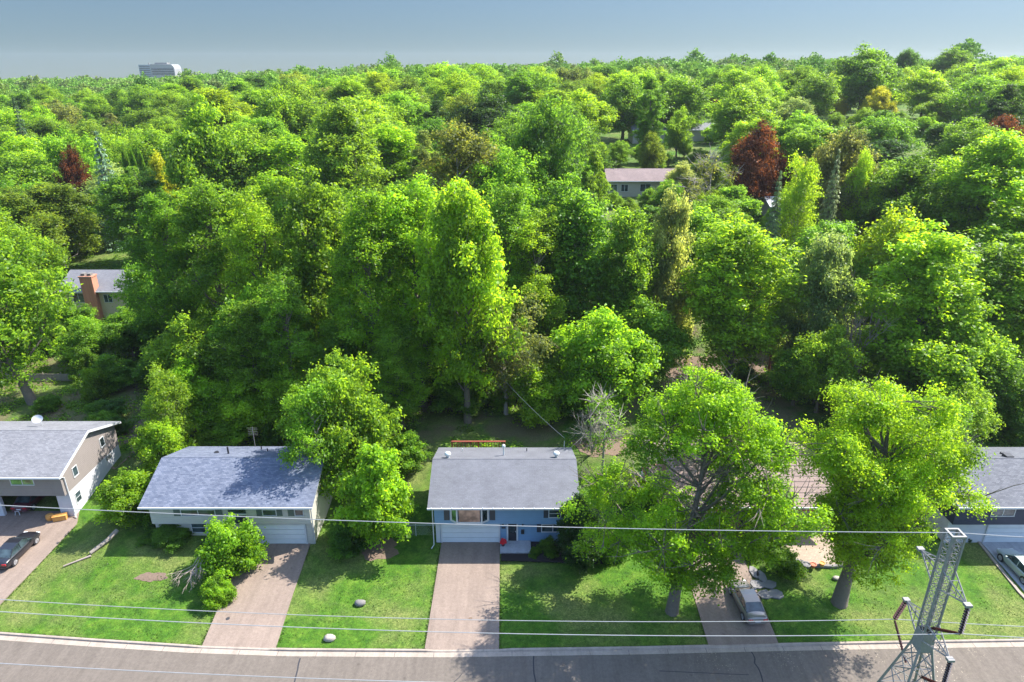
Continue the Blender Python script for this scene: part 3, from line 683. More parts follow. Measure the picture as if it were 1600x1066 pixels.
# wood fence behind the taupe house
wf = thing('board_fence', 'grey weathered board fence behind the taupe house', 'fence', (-58, 85, 1.4))
q = MB(); rr = random.Random(7)
for i in range(70): q.box((-14+i*.36, -.02, 0), (-14+i*.36+.33, .02, 1.05+rr.uniform(-.03, .03)))
q.build('boards', M['wood'], wf)
q = MB(); q.box((-14, .021, .9), (11.2, .09, 1.0)); q.build('rail', M['wood'], wf)
for i in range(11): q = MB(); q.box((-14+i*2.5, .091, -.1), (-14+i*2.5+.1, .19, 1.2)); q.build('post', M['wood'], wf)
# garden clutter behind the brown-roofed house
tb = thing('raised_bed', 'wooden raised garden bed with pots in the back yard right of the blue house', 'planter', (15.3, 62.0, 1.0))
q = MB(); q.box((-1.2, -1.8, 0), (-1.05, 1.8, .5)); q.box((1.05, -1.8, 0), (1.2, 1.8, .5)); q.box((-1.05, -1.8, 0), (1.05, -1.66, .5)); q.box((-1.05, 1.66, 0), (1.05, 1.8, .5)); q.build('boards', M['terracotta'], tb)
q = MB(); q.box((-1.045, -1.655, 0), (1.045, 1.655, .38)); q.build('soil', M['soil'], tb)
for nm, mt, (px, py), lb, sc in (('storage_tote', 'alu', (1003, 738), 'pale grey storage tub in the cluttered back yard bed', .45), ('plastic_tub', 'bluestuff', (1018, 752), 'blue plastic tub in the back yard beside the bare branches', .4), ('bucket', 'terracotta', (1000, 752), 'rust coloured bucket in the cluttered back yard bed', .3)):
    c = g(px, py, 1.5); q = MB(); q.lathe((0, 0, 0), [(.7, 0), (.85, .9), (.95, .95), (.95, 1.05), (.4, 1.15)], 12); o_ = q.build(nm, M[mt]); o_.location = (c.x, c.y, gz(c.x, c.y)+.05); o_.scale = (sc,)*3
    tag(o_, lb, 'tub')
# ------------------------------------------------------------------ trees
def leaf_mesh(name, C, N, size, tint, mat, aspect=.62):
    n = len(C); rs = np.random.RandomState(n % 1000)
    r = rs.normal(size=(n, 3)); t = np.cross(N, r); t /= np.linalg.norm(t, axis=1)[:, None]+1e-9
    b = np.cross(N, t); s = size[:, None]*.5
    V = np.empty((n, 4, 3), np.float32)
    fold = N*s*.25
    V[:, 0] = C+t*s-fold; V[:, 1] = C+b*s*aspect+fold; V[:, 2] = C-t*s-fold; V[:, 3] = C-b*s*aspect+fold
    me = bpy.data.meshes.new(name); me.vertices.add(4*n); me.vertices.foreach_set('co', V.ravel())
    me.loops.add(4*n); me.loops.foreach_set('vertex_index', np.arange(4*n, dtype=np.int32))
    me.polygons.add(n); me.polygons.foreach_set('loop_start', np.arange(0, 4*n, 4, dtype=np.int32))
    a = me.attributes.new('tint', 'FLOAT', 'FACE'); a.data.foreach_set('value', tint.astype(np.float32))
    me.update(calc_edges=True); me.materials.append(mat); return me
def unit(rs, n):
    v = rs.normal(size=(n, 3)); return v/np.linalg.norm(v, axis=1)[:, None]
ENV = dict(round=lambda t: (math.sin(math.pi*min(1, max(0, t))**.8))**.55, tall=lambda t: (math.sin(math.pi*min(1, max(0, t))**.95))**.5*(1-.12*t),
           dome=lambda t: math.sqrt(max(0, 1-t*t*.98)), vase=lambda t: (math.sin(math.pi*min(1, max(0, t))**1.35))**.6)
def make_tree(name, kind, seed, H=20, Rr=7, base=.2, env='round', nl=14, nc=12, lpc=100, ls=.42, cr=1.3, trunk_r=.4, lean=(0, 0), flat=.95, lobef=.42, bark='bark', fill=.25, sparse=1., twigs=0, gap=None):
    """returns (trunk mesh, crown mesh): limbs lead to lobes, lobes carry leaf clusters, clusters carry single leaves"""
    rs = np.random.RandomState(seed); zb = H*base; hc = H-zb; lx, ly = lean
    E = ENV[env]; lobes = []; tries = 0
    Lr = Rr*lobef; ph = rs.uniform(0, 6.28, 4)
    if kind == 'tall': vz = 1.8
    elif kind in ('round', 'airy', 'front'): vz = 1.25
    else: vz = 1.0
    while len(lobes) < nl and tries < 600:
        tries += 1
        t = rs.uniform(.06, .93); a = rs.uniform(0, 2*math.pi); er = E(t)*Rr*(1+.16*math.sin(2*a+ph[0]+3*t)+.13*math.sin(3*a+ph[1]-4*t)+.10*math.sin(5*a+ph[2]))
        rr = max(0, er-Lr*.8)*math.sqrt(rs.uniform(.15, 1)); s = Lr*rs.uniform(.75, 1.2)*(1-.25*t)
        p = np.array([rr*math.cos(a)+lx*t, rr*math.sin(a)+ly*t, zb+hc*t])
        p[2] = min(p[2], H-s*.75)
        if gap and gap[0] < p[0] < gap[1] and gap[2] < p[2] < gap[3]: continue
        if all(np.linalg.norm((p-q)/np.array([1, 1, 1.0])) > (s+sq)*.52 for q, sq in lobes): lobes.append((p, s))
    LC = np.array([l[0] for l in lobes]); LS = np.array([l[1] for l in lobes])
    mb = MB(); top = np.array([lx*.75, ly*.75, zb+hc*.7])
    tp = [np.array([0, 0, -.6]), np.array([0, 0, 0]), np.array([lx*.05, ly*.05, zb*.5]), np.array([lx*.2, ly*.2, zb]), np.array([lx*.45, ly*.45, zb+hc*.3])+rs.normal(size=3)*.25, top]
    mb.tube(tp, [trunk_r*1.7, trunk_r*1.25, trunk_r, trunk_r*.82, trunk_r*.55, trunk_r*.12], 9)
    def trunk_at(z):
        for i in range(len(tp)-1):
            if tp[i][2] <= z <= tp[i+1][2]: f = (z-tp[i][2])/(tp[i+1][2]-tp[i][2]+1e-6); return tp[i]*(1-f)+tp[i+1]*f
        return tp[-1]
    C = []; N = []; T = []; S_ = []
    for li, (p, s) in enumerate(lobes):
        hz = math.hypot(p[0], p[1]); z0 = max(zb*.7, p[2]-hz*rs.uniform(.7, 1.1)-1); a0 = trunk_at(min(z0, top[2]*.95))
        mid = a0*.5+p*.5+np.array([0, 0, -hz*.10])+rs.normal(size=3)*.2
        r0 = trunk_r*rs.uniform(.28, .45); mb.tube([a0, mid, p], [r0, r0*.6, r0*.25], 5, cap=False)
        k = 0; tr = 0; lt = rs.normal()*.13
        while k < nc and tr < nc*6:
            tr += 1; d = unit(rs, 1)[0]
            if d[2] < -.75: continue
            q = p+d*s*rs.uniform(.6, 1.25)*np.array([1, 1, .9*vz])
            dd = np.linalg.norm(q-LC, axis=1)/LS; dd[li] = 9
            if dd.min() < .5: continue
            k += 1
            if rs.uniform() < .55: mb.tube([p, (p+q)/2+rs.normal(size=3)*.12, q], [r0*.22, r0*.14, .015], 4, cap=False)
            if rs.uniform() > sparse: continue
            c = cr*rs.uniform(.65, 1.25); n = int(lpc*(c/cr)**2)
            u = unit(rs, n); u[:, 2] = np.where(u[:, 2] < -.6, -u[:, 2]*.6, u[:, 2]*1.1)
            rad = c*(rs.uniform(0, 1, n)**.42)*(1+.26*rs.normal(size=n))
            P_ = q+u*rad[:, None]*np.array([1, 1, flat])
            P_[:, 2] -= .10*rad**2/c
            C.append(P_); nn = u*.7+np.array([0, 0, .4])+unit(rs, n)*.75; N.append(nn/np.linalg.norm(nn, axis=1)[:, None])
            T.append(np.clip(.5+lt+rs.normal()*.10+rs.normal(size=n)*.13, 0, 1)); S_.append(ls*rs.uniform(.65, 1.3, n))
        n = int(nc*lpc*fill)
        if n:
            u = unit(rs, n); P_ = p+u*(s*.85*rs.uniform(0, 1, n)**.4)[:, None]*np.array([1, 1, .8])
            C.append(P_); nn = u*.3+unit(rs, n); N.append(nn/np.linalg.norm(nn, axis=1)[:, None]); T.append(np.clip(.42+rs.normal(size=n)*.12, 0, 1)); S_.append(ls*rs.uniform(.7, 1.3, n))
    for _ in range(twigs):                                        # bare dead twigs among the leaves
        p, s = lobes[rs.randint(len(lobes))]; d = unit(rs, 1)[0]; d[2] = abs(d[2]); q = p+d*s*1.0; 
        for _k in range(5):
            e = q+(d+rs.normal(size=3)*.45)*rs.uniform(.8, 1.8); mb.tube([p if _k == 0 else q, (q+e)/2+rs.normal(size=3)*.08, e], [.035, .025, .01], 4, cap=False)
    if gap:
        for _ in range(26):
            z_ = rs.uniform(gap[2]-2, gap[3]+.5); a0 = trunk_at(z_)+rs.normal(size=3)*.3; a_ = rs.uniform(math.pi*.75, math.pi*2.1); d = np.array([math.cos(a_), math.sin(a_)*.8, rs.uniform(.1, .9)]); L_ = rs.uniform(2, 4.6); q = a0+d*L_
            mb.tube([a0, (a0+q)/2+rs.normal(size=3)*.2, q], [.06, .045, .025], 4, cap=False)
            for _k in range(9):
                f_ = rs.uniform(.3, 1); b_ = a0*(1-f_)+q*f_; e = b_+(d*.7+rs.normal(size=3)*.5)*rs.uniform(.6, 1.6); mb.tube([b_, (b_+e)/2+rs.normal(size=3)*.06, e], [.03, .02, .008], 3, cap=False)
    cm = leaf_mesh(name+'_leaves', np.concatenate(C), np.concatenate(N), np.concatenate(S_), np.concatenate(T), M['leaf'])
    tm = bpy.data.meshes.new(name+'_trunk'); tm.from_pydata(mb.v, [], mb.f); tm.materials.append(M[bark]); tm.polygons.foreach_set('use_smooth', [True]*len(mb.f)); tm.update()
    return tm, cm, H, Rr
def make_spruce(name, seed, H=15, Rr=3.6, tiers=22, ls=.4, n_per=60, droop=.25, base=.06):
    rs = np.random.RandomState(seed); mb = MB(); mb.tube([(0, 0, -.5), (0, 0, H*.5), (0, 0, H)], [.3, .18, .03], 7); C = []; N = []; T = []; S_ = []
    for i in range(tiers):
        f = (i+.5)/tiers; z = H*(base+(1-base)*f); rr = Rr*(1-f)**.85+.15; nb = max(4, int(9*(1-f)+4))
        for j in range(nb):
            a = 2*math.pi*(j+rs.uniform(-.3, .3))/nb; L_ = rr*rs.uniform(.75, 1.12)
            e = np.array([math.cos(a)*L_, math.sin(a)*L_, z-droop*L_]); b0 = np.array([0, 0, z])
            if f < .7: mb.tube([b0, (b0+e)/2+np.array([0, 0, .1]), e], [.05, .035, .01], 4, cap=False)
            n = int(n_per*(.35+L_/Rr)); s = rs.uniform(.15, 1, n)**.7
            P_ = b0+(e-b0)*s[:, None]; side = np.array([-math.sin(a), math.cos(a), 0]); wd = (.16+.42*(1-abs(s-.55)))*L_*.42
            P_ = P_+side*(rs.uniform(-1, 1, n)*wd)[:, None]; P_[:, 2] += rs.normal(size=n)*.10-.05*np.abs(rs.normal(size=n))
            C.append(P_); nn = np.array([math.cos(a)*.4, math.sin(a)*.4, .9])+unit(rs, n)*.6; N.append(nn/np.linalg.norm(nn, axis=1)[:, None])
            T.append(np.clip(.45+.3*(s-.5)+rs.normal(size=n)*.12+rs.normal()*.07, 0, 1)); S_.append(ls*rs.uniform(.6, 1.2, n))
    cm = leaf_mesh(name+'_needles', np.concatenate(C), np.concatenate(N), np.concatenate(S_), np.concatenate(T), M['needle'], .4)
    tm = bpy.data.meshes.new(name+'_trunk'); tm.from_pydata(mb.v, [], mb.f); tm.materials.append(M['bark']); tm.update()
    return tm, cm, H, Rr
def make_dead(name, seed, H=9, Rr=3.5, n=9, depth=4, bark='dead', r0=.12, up=.6):
    rs = np.random.RandomState(seed); mb = MB()
    def grow(p, d, L_, r, k):
        q = p+d*L_; m_ = (p+q)/2+rs.normal(size=3)*L_*.06; mb.tube([p, m_, q], [r, r*.8, r*.55], 5 if r > .03 else 3, cap=False)
        if k == 0: return
        for _ in range(rs.randint(2, 5)):
            e = d+rs.normal(size=3)*.5+np.array([0, 0, up*.15]); e /= np.linalg.norm(e); f = rs.uniform(.5, 1); grow(p*(1-f)+q*f, e, L_*rs.uniform(.55, .8), r*.55, k-1)
    for i in range(n):
        a = 2*math.pi*i/n+rs.uniform(-.3, .3); d = np.array([math.cos(a)*.55*Rr/H*2, math.sin(a)*.55*Rr/H*2, up+.3]); d /= np.linalg.norm(d)
        grow(np.array([0, 0, H*.12*rs.uniform(0, 1)]), d, H*.42, r0, depth-1)
    tm = bpy.data.meshes.new(name); tm.from_pydata(mb.v, [], mb.f); tm.materials.append(M[bark]); tm.update(); return tm, None, H, Rr

ARCH = {}
def arch(k, *v): ARCH[k] = v
for i in range(4): arch('tall%d' % i, make_tree('tall', 'tall', 10+i, 26, 7.2, .17, 'tall', 34, 15, 62, .44, 1.15, .5, lobef=.36))
for i in range(3): arch('plume%d' % i, make_tree('plume', 'tall', 20+i, 27, 4.6, .08, 'tall', 34, 18, 80, .25, .85, .42, lobef=.34, sparse=.82, fill=.12, lean=(.8, 0)))
for i in range(3): arch('round%d' % i, make_tree('round', 'round', 30+i, 15, 6, .14, 'round', 22, 14, 66, .40, 1.1, .32, lobef=.38))
for i in range(2): arch('airy%d' % i, make_tree('airy', 'airy', 40+i, 18, 5.5, .16, 'round', 24, 14, 42, .36, 1.05, .28, lobef=.36, fill=.12, sparse=.8, bark='bark_pale'))
arch('globe0', make_tree('globe', 'round', 33, 11, 6, .08, 'dome', 26, 17, 80, .27, .9, .32, lobef=.33)); arch('globe1', make_tree('globe', 'round', 36, 12, 6, .06, 'round', 26, 17, 80, .27, .9, .32, lobef=.36))
for i in range(2): arch('willow%d' % i, make_tree('willow', 'willow', 50+i, 14, 5.5, .08, 'dome', 24, 16, 130, .26, .85, .3, lobef=.34, flat=1.05, fill=.3, bark='bark_pale'))
for i in range(2): arch('small%d' % i, make_tree('small', 'small', 60+i, 8.5, 3.6, .1, 'round', 18, 13, 75, .30, .72, .17, lobef=.36, fill=.3))
for i in range(2): arch('shrub%d' % i, make_tree('shrub', 'shrub', 70+i, 3.2, 2.0, .02, 'dome', 15, 12, 85, .17, .4, .07, lobef=.36, fill=.4))
arch('hedge', make_tree('hedge', 'shrub', 75, 2.6, 1.9, .0, 'dome', 20, 16, 90, .14, .3, .06, lobef=.34, fill=.5))
for i in range(2): arch('spruce%d' % i, make_spruce('spruce', 80+i))
arch('pine', make_tree('pine', 'pine', 85, 17, 4.2, .15, 'tall', 26, 12, 120, .24, .75, .28, lobef=.34, flat=.45, fill=.1))
arch('column', make_tree('column', 'column', 86, 6.5, 2.2, .0, 'tall', 26, 14, 90, .19, .45, .1, lobef=.42, fill=.5))
arch('mapleL', make_tree('mapleL', 'front', 95, 20, 8.2, .2, 'round', 36, 17, 180, .21, .92, .45, lean=(2.4, 2.0), lobef=.27, fill=.06, sparse=.8, gap=(-9, 4.2, 9.8, 14.8), twigs=80, flat=.8))
arch('mapleR', make_tree('mapleR', 'front', 97, 19.5, 7.2, .2, 'vase', 42, 17, 170, .20, .92, .55, lean=(2.0, 1.2), lobef=.28, fill=.1, sparse=.8, twigs=20))
arch('dead0', make_dead('dead', 90)); arch('dead1', make_dead('dead', 91, 7, 3.2, 8, 4, 'bark_pale', .09))
arch('thin', make_tree('thin', 'thin', 88, 11, 3.0, .25, 'vase', 16, 10, 16, .24, .8, .13, lobef=.34, fill=.05, sparse=.5, bark='bark_pale', twigs=30))
print('leaves', {k: len(v[0][1].polygons) if v[0][1] else 0 for k, v in ARCH.items()})
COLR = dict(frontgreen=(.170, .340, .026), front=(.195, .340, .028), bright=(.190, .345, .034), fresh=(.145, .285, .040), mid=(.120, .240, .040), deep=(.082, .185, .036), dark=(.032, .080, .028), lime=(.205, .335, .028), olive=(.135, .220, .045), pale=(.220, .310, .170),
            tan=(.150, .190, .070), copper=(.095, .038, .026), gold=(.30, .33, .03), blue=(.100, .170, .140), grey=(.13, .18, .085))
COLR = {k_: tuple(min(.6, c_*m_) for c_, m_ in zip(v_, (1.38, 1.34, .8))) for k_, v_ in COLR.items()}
SHADE = dict(frontgreen='bright green', front='yellow green', bright='bright green', fresh='fresh green', mid='mid green', deep='deep green', dark='dark green', lime='yellow green', olive='olive green', pale='pale silvery green', tan='tan budding', copper='copper red', gold='golden yellow', blue='blue grey', grey='grey green')
KIND = dict(plume=('deciduous_tree', 'tree'), globe=('deciduous_tree', 'tree'), tall=('deciduous_tree', 'tree'), round=('deciduous_tree', 'tree'), airy=('deciduous_tree', 'tree'), willow=('willow_tree', 'tree'), small=('small_tree', 'tree'), shrub=('shrub', 'shrub'), hedge=('shrub', 'shrub'),
            spruce=('spruce_tree', 'conifer'), pine=('pine_tree', 'conifer'), column=('evergreen_shrub', 'shrub'), maple=('maple_tree', 'tree'), dead=('dead_branches', 'branches'), thin=('young_tree', 'tree'))
trees = []; trng = random.Random(11)
def tree(a, x, y, h, w, col, label=None, group=None, rz=None, lean=None, z=None):
    (tm, cm, H0, R0), = ARCH[a]
    kk = a.rstrip('0123456789LR'); nm, cat = KIND[kk]
    rz = trng.uniform(0, 6.28) if rz is None else rz
    o = thing(nm, label, cat, (x, y, gz(x, y) if z is None else z), rz, group); o.scale = (w/2/R0, w/2/R0, h/H0)
    if lean: o.rotation_euler = (lean[1], lean[0], rz)
    if cm is None:
        o2 = bpy.data.objects.new('branches', tm); COL.objects.link(o2); o2.parent = o
    else:
        t_ = bpy.data.objects.new('trunk', tm); COL.objects.link(t_); t_.parent = o
        c_ = bpy.data.objects.new('crown', cm); COL.objects.link(c_); c_.parent = o
        b = COLR[col]; j = trng.uniform(.88, 1.12); hsh = trng.uniform(-.1, .1)
        c_.color = (b[0]*j*(1+hsh), b[1]*j, b[2]*j, 1)
    trees.append((o, col, label, x, y, h, w)); return o
def T(a, cx, ytop, wpx, Y, col, label, base=None, hmin=None, **k):
    """crown centred on photo column cx, its top at row ytop, wpx wide, standing Y metres out"""
    x = 0; h = 15
    for _ in range(6):
        zt = g(cx, ytop, 0); gzz = gz(x, Y)
        a_ = (ytop-533)/FPX; tan = (sT+a_*cT)/(cT-a_*sT); ztop = CAM_H-Y*tan; h = max(1.0, ztop-gzz)
        zm = gzz+h*.6; d = Y*cT+(CAM_H-zm)*sT; x = (cx-800)/FPX*d
    w = min(wpx/FPX*d, h*1.15) if Y > 70 else wpx/FPX*d
    return tree(a, x, Y, h, w, col, label, **k)
# front yards
b = g(1050, 955); tree('mapleL', b.x, b.y, 20, 16.4, 'frontgreen', 'big bright green maple on the lawn between the blue house and silver car', rz=0)
b = g(1312, 938, .3); tree('mapleR', b.x, b.y, 19.3, 14.0, 'front', 'big yellow green maple leaning right on the lawn below the patio', rz=0)
T('airy0', 492, 592, 112, 57, 'fresh', 'thin airy tree reaching over the right end of the cream house roof')
T('round1', 540, 560, 140, 60, 'fresh', 'tall bright tree towering behind the gap between the cream and blue houses')
T('small0', 583, 700, 122, 52.4, 'bright', 'small bright green tree standing between the cream and blue houses')
b = g(535, 868); tree('shrub0', b.x, b.y+1, 3.0, 4.2, 'deep', 'dark green shrub at the right corner of the cream house')
b = g(585, 850); tree('shrub1', b.x+.3, b.y+2.5, 2.2, 4, 'mid', 'low green shrub under the small bright tree between the houses')
b = g(357, 905); tree('shrub1', b.x+.2, b.y+.9, 4.9, 5.8, 'bright', 'large bushy green shrub with dead branches beside the cream house driveway')
b = g(335, 948); tree('hedge', b.x, b.y+.9, 2.1, 3.4, 'bright', 'round clipped green shrub on the lawn edge by the cream house driveway')
b = g(318, 858, 3.1); tree('dead0', b.x, b.y-.1, 3.3, 3.4, 'tan', 'bare pinkish dead branches hanging in front of the large shrub', lean=(0, 2.65), rz=.0, z=3.1)
b = g(195, 838); tree('small1', b.x+.5, b.y+1.0, 5.0, 6.0, 'bright', 'bright bushy tree between the taupe and cream houses', )
b = g(165, 850); tree('shrub0', b.x+5.2, b.y+2, 3.2, 3.8, 'fresh', 'green shrub against the left corner of the cream house')
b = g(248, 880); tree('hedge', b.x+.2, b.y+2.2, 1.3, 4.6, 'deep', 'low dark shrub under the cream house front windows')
T('airy1', 262, 575, 92, 66, 'fresh', 'loose green tree behind the gap between taupe and cream houses')
T('small1', 250, 660, 80, 62, 'bright', 'small bright tree beside the back left corner of the cream house')
b = g(905, 895); tree('column', b.x+.1, b.y+1.5, 6.6, 5.0, 'dark', 'dark evergreen at the right front corner of the blue house')
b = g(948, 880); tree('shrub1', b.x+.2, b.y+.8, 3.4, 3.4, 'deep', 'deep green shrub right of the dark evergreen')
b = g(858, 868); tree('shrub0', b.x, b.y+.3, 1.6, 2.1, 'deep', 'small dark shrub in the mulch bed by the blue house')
b = g(836, 872); tree('hedge', b.x, b.y+.5, .7, 1.3, 'mid', 'tiny round shrub at the left end of the mulch bed')
b = g(978, 790, .6); tree('shrub0', b.x, b.y+2, 3.2, 5.0, 'bright', 'bright shrub mass behind the front maple crown, right of the blue house')
b = g(1235, 905); tree('shrub1', b.x-.5, b.y+.3, 1.9, 3.4, 'fresh', 'green shrub between the flagstones and the patio pots')
b = g(1180, 870); tree('shrub0', b.x, b.y+1, 2.3, 3.2, 'mid', 'green shrub at the porch of the brick house')
b = g(1583, 690, 1.4); tree('shrub0', b.x, b.y, 3.4, 5.2, 'deep', 'dark shrub behind the navy house roof')
b = g(1510, 850); tree('hedge', b.x, b.y+1, 1.4, 1.8, 'dark', 'dark low shrub at the left corner of the navy house garage')
T('thin', 945, 622, 95, 63, 'fresh', 'sparse young tree with pale bare twigs right of the blue house')
T('dead1', 928, 618, 70, 66, 'tan', 'bare pale shrub twigs behind the right end of the blue house')
T('thin', 1070, 640, 120, 60, 'fresh', 'sparse twiggy tree in front of the brown ribbed roof')
T('dead0', 1045, 680, 110, 56, 'tan', 'tangle of bare grey branches left of the brown ribbed roof')
T('dead1', 1105, 660, 120, 57, 'tan', 'tangle of bare grey branches over the middle of the brown ribbed roof')
T('thin', 1135, 620, 130, 58, 'olive', 'thin twiggy tree over the ridge of the brown ribbed roof')
T('round2', 1390, 640, 150, 60, 'olive', 'olive green tree behind the big yellow green maple')
T('airy0', 1465, 620, 110, 62, 'fresh', 'airy tree with bare tips left of the navy house')
T('dead1', 1495, 640, 60, 62, 'tan', 'bare twigs rising left of the navy house roof')
# tall trees of the wood directly behind the houses
tree('tall0', -61.7, 78.4, 27.5, 15.5, 'fresh', 'tall fresh green tree with thick pale trunk at the left edge behind the taupe house', lean=(-.2, 0), rz=0)
BW = [('tall0', -95, 240, 150, 84, 'fresh', 'tall mid green tree cut by the left edge of the photo'),
 ('round1', 110, 545, 120, 92, 'fresh', 'mid green round tree below the brick chimney house'),
 ('plume0', 268, 300, 110, 86, 'fresh', 'tall mid green upright tree right of the brick chimney house'),
 ('plume1', 345, 268, 120, 84, 'fresh', 'tall fresh green upright tree, second right of the brick chimney house'),
 ('round0', 300, 500, 110, 74, 'fresh', 'mid green round tree behind the cream house left end'),
 ('plume2', 420, 300, 115, 80, 'bright', 'tall bright upright tree rising over the middle of the cream house roof'),
 ('tall1', 500, 285, 130, 82, 'fresh', 'tall fresh green tree rising over the right end of the cream house roof'),
 ('plume0', 575, 290, 125, 75, 'bright', 'tall bright upright tree with forked dark limbs above the gap left of the blue house'),
 ('plume1', 650, 262, 130, 78, 'bright', 'tallest bright upright tree above the gap left of the blue house'),
 ('tall2', 725, 300, 140, 73.4, 'bright', 'tall bright green tree whose dark trunk stands left of the blue house'),
 ('plume2', 455, 430, 105, 72, 'fresh', 'fresh green upright tree close behind the cream house right half'),
 ('plume0', 385, 470, 105, 73, 'fresh', 'mid green upright tree close behind the cream house middle'),
 ('plume1', 620, 500, 100, 72, 'fresh', 'mid green upright tree in the gap between the cream and blue houses'),
 ('plume2', 840, 330, 115, 86, 'bright', 'tall bright upright tree behind the right half of the blue house'),
 ('airy1', 790, 455, 115, 75.5, 'grey', 'grey green drooping tree with thin pale trunk behind the blue house'),
 ('plume0', 785, 285, 110, 88, 'fresh', 'tall upright green tree behind the grey green drooping tree'),
 ('tall1', 890, 290, 150, 92, 'fresh', 'tall green tree in the wood above the right end of the blue house'),
 ('round0', 942, 490, 140, 74, 'bright', 'bright round tree right of the drooping grey green tree'),
 ('tall2', 985, 335, 110, 88, 'fresh', 'mid green upright tree left of the pale feathery tree'),
 ('willow0', 1042, 300, 95, 90, 'pale', 'pale feathery tall tree standing in the middle right of the wood'),
 ('tall0', 1155, 350, 165, 84, 'bright', 'wide bright green tree above the bare earth patch'),
 ('willow1', 1280, 365, 125, 83, 'pale', 'pale silvery tree with bare grey limbs right of the wide bright tree'),
 ('dead0', 1345, 420, 80, 80, 'tan', 'grey leafless branches between the pale silvery tree and its right neighbour'),
 ('round1', 1290, 510, 105, 76, 'fresh', 'fresh green small tree below the pale silvery tree'),
 ('tall3', 1440, 375, 190, 78, 'bright', 'wide bright green tree right of the leafless grey branches'),
 ('round2', 1390, 345, 130, 96, 'front', 'yellow green round tree above the leafless grey branches'),
 ('tall1', 1560, 380, 160, 84, 'fresh', 'tall green tree at the right edge above the navy house'),
 ('round0', 1500, 500, 130, 74, 'fresh', 'mid green tree shading the yard behind the navy house'),
 ('tall2', 1545, 215, 150, 112, 'bright', 'tall bright green tree near the right edge, below the copper tree'),
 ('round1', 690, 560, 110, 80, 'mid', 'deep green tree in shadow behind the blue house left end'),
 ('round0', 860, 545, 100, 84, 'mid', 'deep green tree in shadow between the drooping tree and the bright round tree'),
 ('round1', 1010, 470, 120, 82, 'fresh', 'mid green tree left of the wide bright tree at the bare earth'),
 ('round2', 395, 460, 120, 76, 'fresh', 'mid green tree behind the middle of the cream house roof'),
]
for a in BW: T(a[0], a[1], a[2], a[3]*1.15, *a[4:])
# landmarks farther out
LM = [('globe0', 1188, 200, 98, 142, 'copper', 'large copper red tree right of the plum roofed house'), ('globe1', 1555, 187, 80, 150, 'copper', 'copper red tree near the right edge of the photo'),
 ('globe0', 120, 238, 60, 160, 'copper', 'dark red tree left of the blue grey spruce'), ('spruce0', 166, 203, 62, 146, 'blue', 'tall blue grey spruce at left beside the dark red tree'),
 ('globe1', 1372, 138, 100, 225, 'gold', 'golden yellow tree, larger one at the upper right'), ('globe0', 1308, 147, 44, 235, 'gold', 'golden yellow tree, smaller one left of its larger neighbour'),
 ('small0', 256, 242, 48, 152, 'gold', 'small golden green tree right of the blue grey spruce'), ('small1', 642, 142, 16, 330, 'gold', 'tiny bright orange yellow tree in the upper middle'),
 ('globe0', 822, 107, 30, 340, 'copper', 'small dark red tree on the skyline at upper middle'), ('globe0', 498, 124, 26, 360, 'copper', 'small dark red tree near the skyline left of centre'),
 ('small0', 1115, 146, 30, 260, 'copper', 'small red tree above the large copper tree'), ('spruce1', 36, 150, 36, 205, 'dark', 'dark spruce near the left edge'),
 ('spruce0', 1515, 100, 46, 235, 'dark', 'dark spruce on the skyline at right, wider one'), ('spruce1', 1567, 106, 30, 235, 'dark', 'dark narrow spruce near the right edge skyline'),
 ('willow0', 1068, 254, 100, 146, 'pale', 'pale rounded willow in front of the plum roofed house'), ('airy0', 715, 188, 150, 122, 'tan', 'wide tan budding tree in the upper middle of the wood'),
 ('thin', 1108, 246, 80, 130, 'tan', 'tan twiggy tree between the willow and the copper tree'), ('pine', 1015, 118, 60, 170, 'deep', 'dark layered pine in the upper middle right'),
 ('globe1', 850, 165, 150, 128, 'deep', 'large deep green tree left of the plum roofed house'), ('pine', 925, 230, 62, 112, 'mid', 'green pine just left of the plum roofed house'),
 ('spruce0', 1300, 232, 44, 120, 'grey', 'grey green narrow conifer right of the copper tree'), ('pine', 665, 200, 60, 128, 'grey', 'grey green pine at the left side of the tan budding tree'),
 ('spruce1', 1210, 265, 40, 112, 'grey', 'grey green narrow conifer below the copper tree'), ('tall0', 1418, 78, 44, 330, 'deep', 'tallest skyline tree at upper right'), ('tall1', 1485, 78, 70, 330, 'mid', 'broad skyline tree right of the tallest skyline tree'),
 ('column', 205, 235, 14, 150, 'deep', 'narrow dark arborvitae right of the blue grey spruce, first of three'), ('column', 216, 238, 14, 150, 'deep', 'narrow dark arborvitae, middle one of three right of the spruce'), ('column', 229, 236, 15, 150, 'mid', 'narrow green arborvitae, last of three right of the spruce'),
 ('round1', 110, 205, 100, 170, 'fresh', 'wide fresh green tree behind the blue grey spruce'), ('round2', 1016, 212, 46, 165, 'olive', 'olive brown round tree above the plum roofed house'),
 ('round0', 1060, 172, 50, 185, 'fresh', 'round green tree above the grey roofed far house'), ('airy1', 1250, 240, 80, 116, 'bright', 'bright green airy tree right of the copper tree'),
 ('round2', 1345, 245, 60, 124, 'bright', 'bright round tree above the bare grey branches'), ('round1', 430, 135, 90, 190, 'fresh', 'fresh green round tree near the skyline left of centre'),
 ('round0', 330, 165, 130, 140, 'fresh', 'broad fresh green tree right of the blue grey spruce'), ('tall2', 540, 165, 150, 128, 'mid', 'broad mid green tree in the upper middle left of the tan tree')]
for a in LM: T(*a)
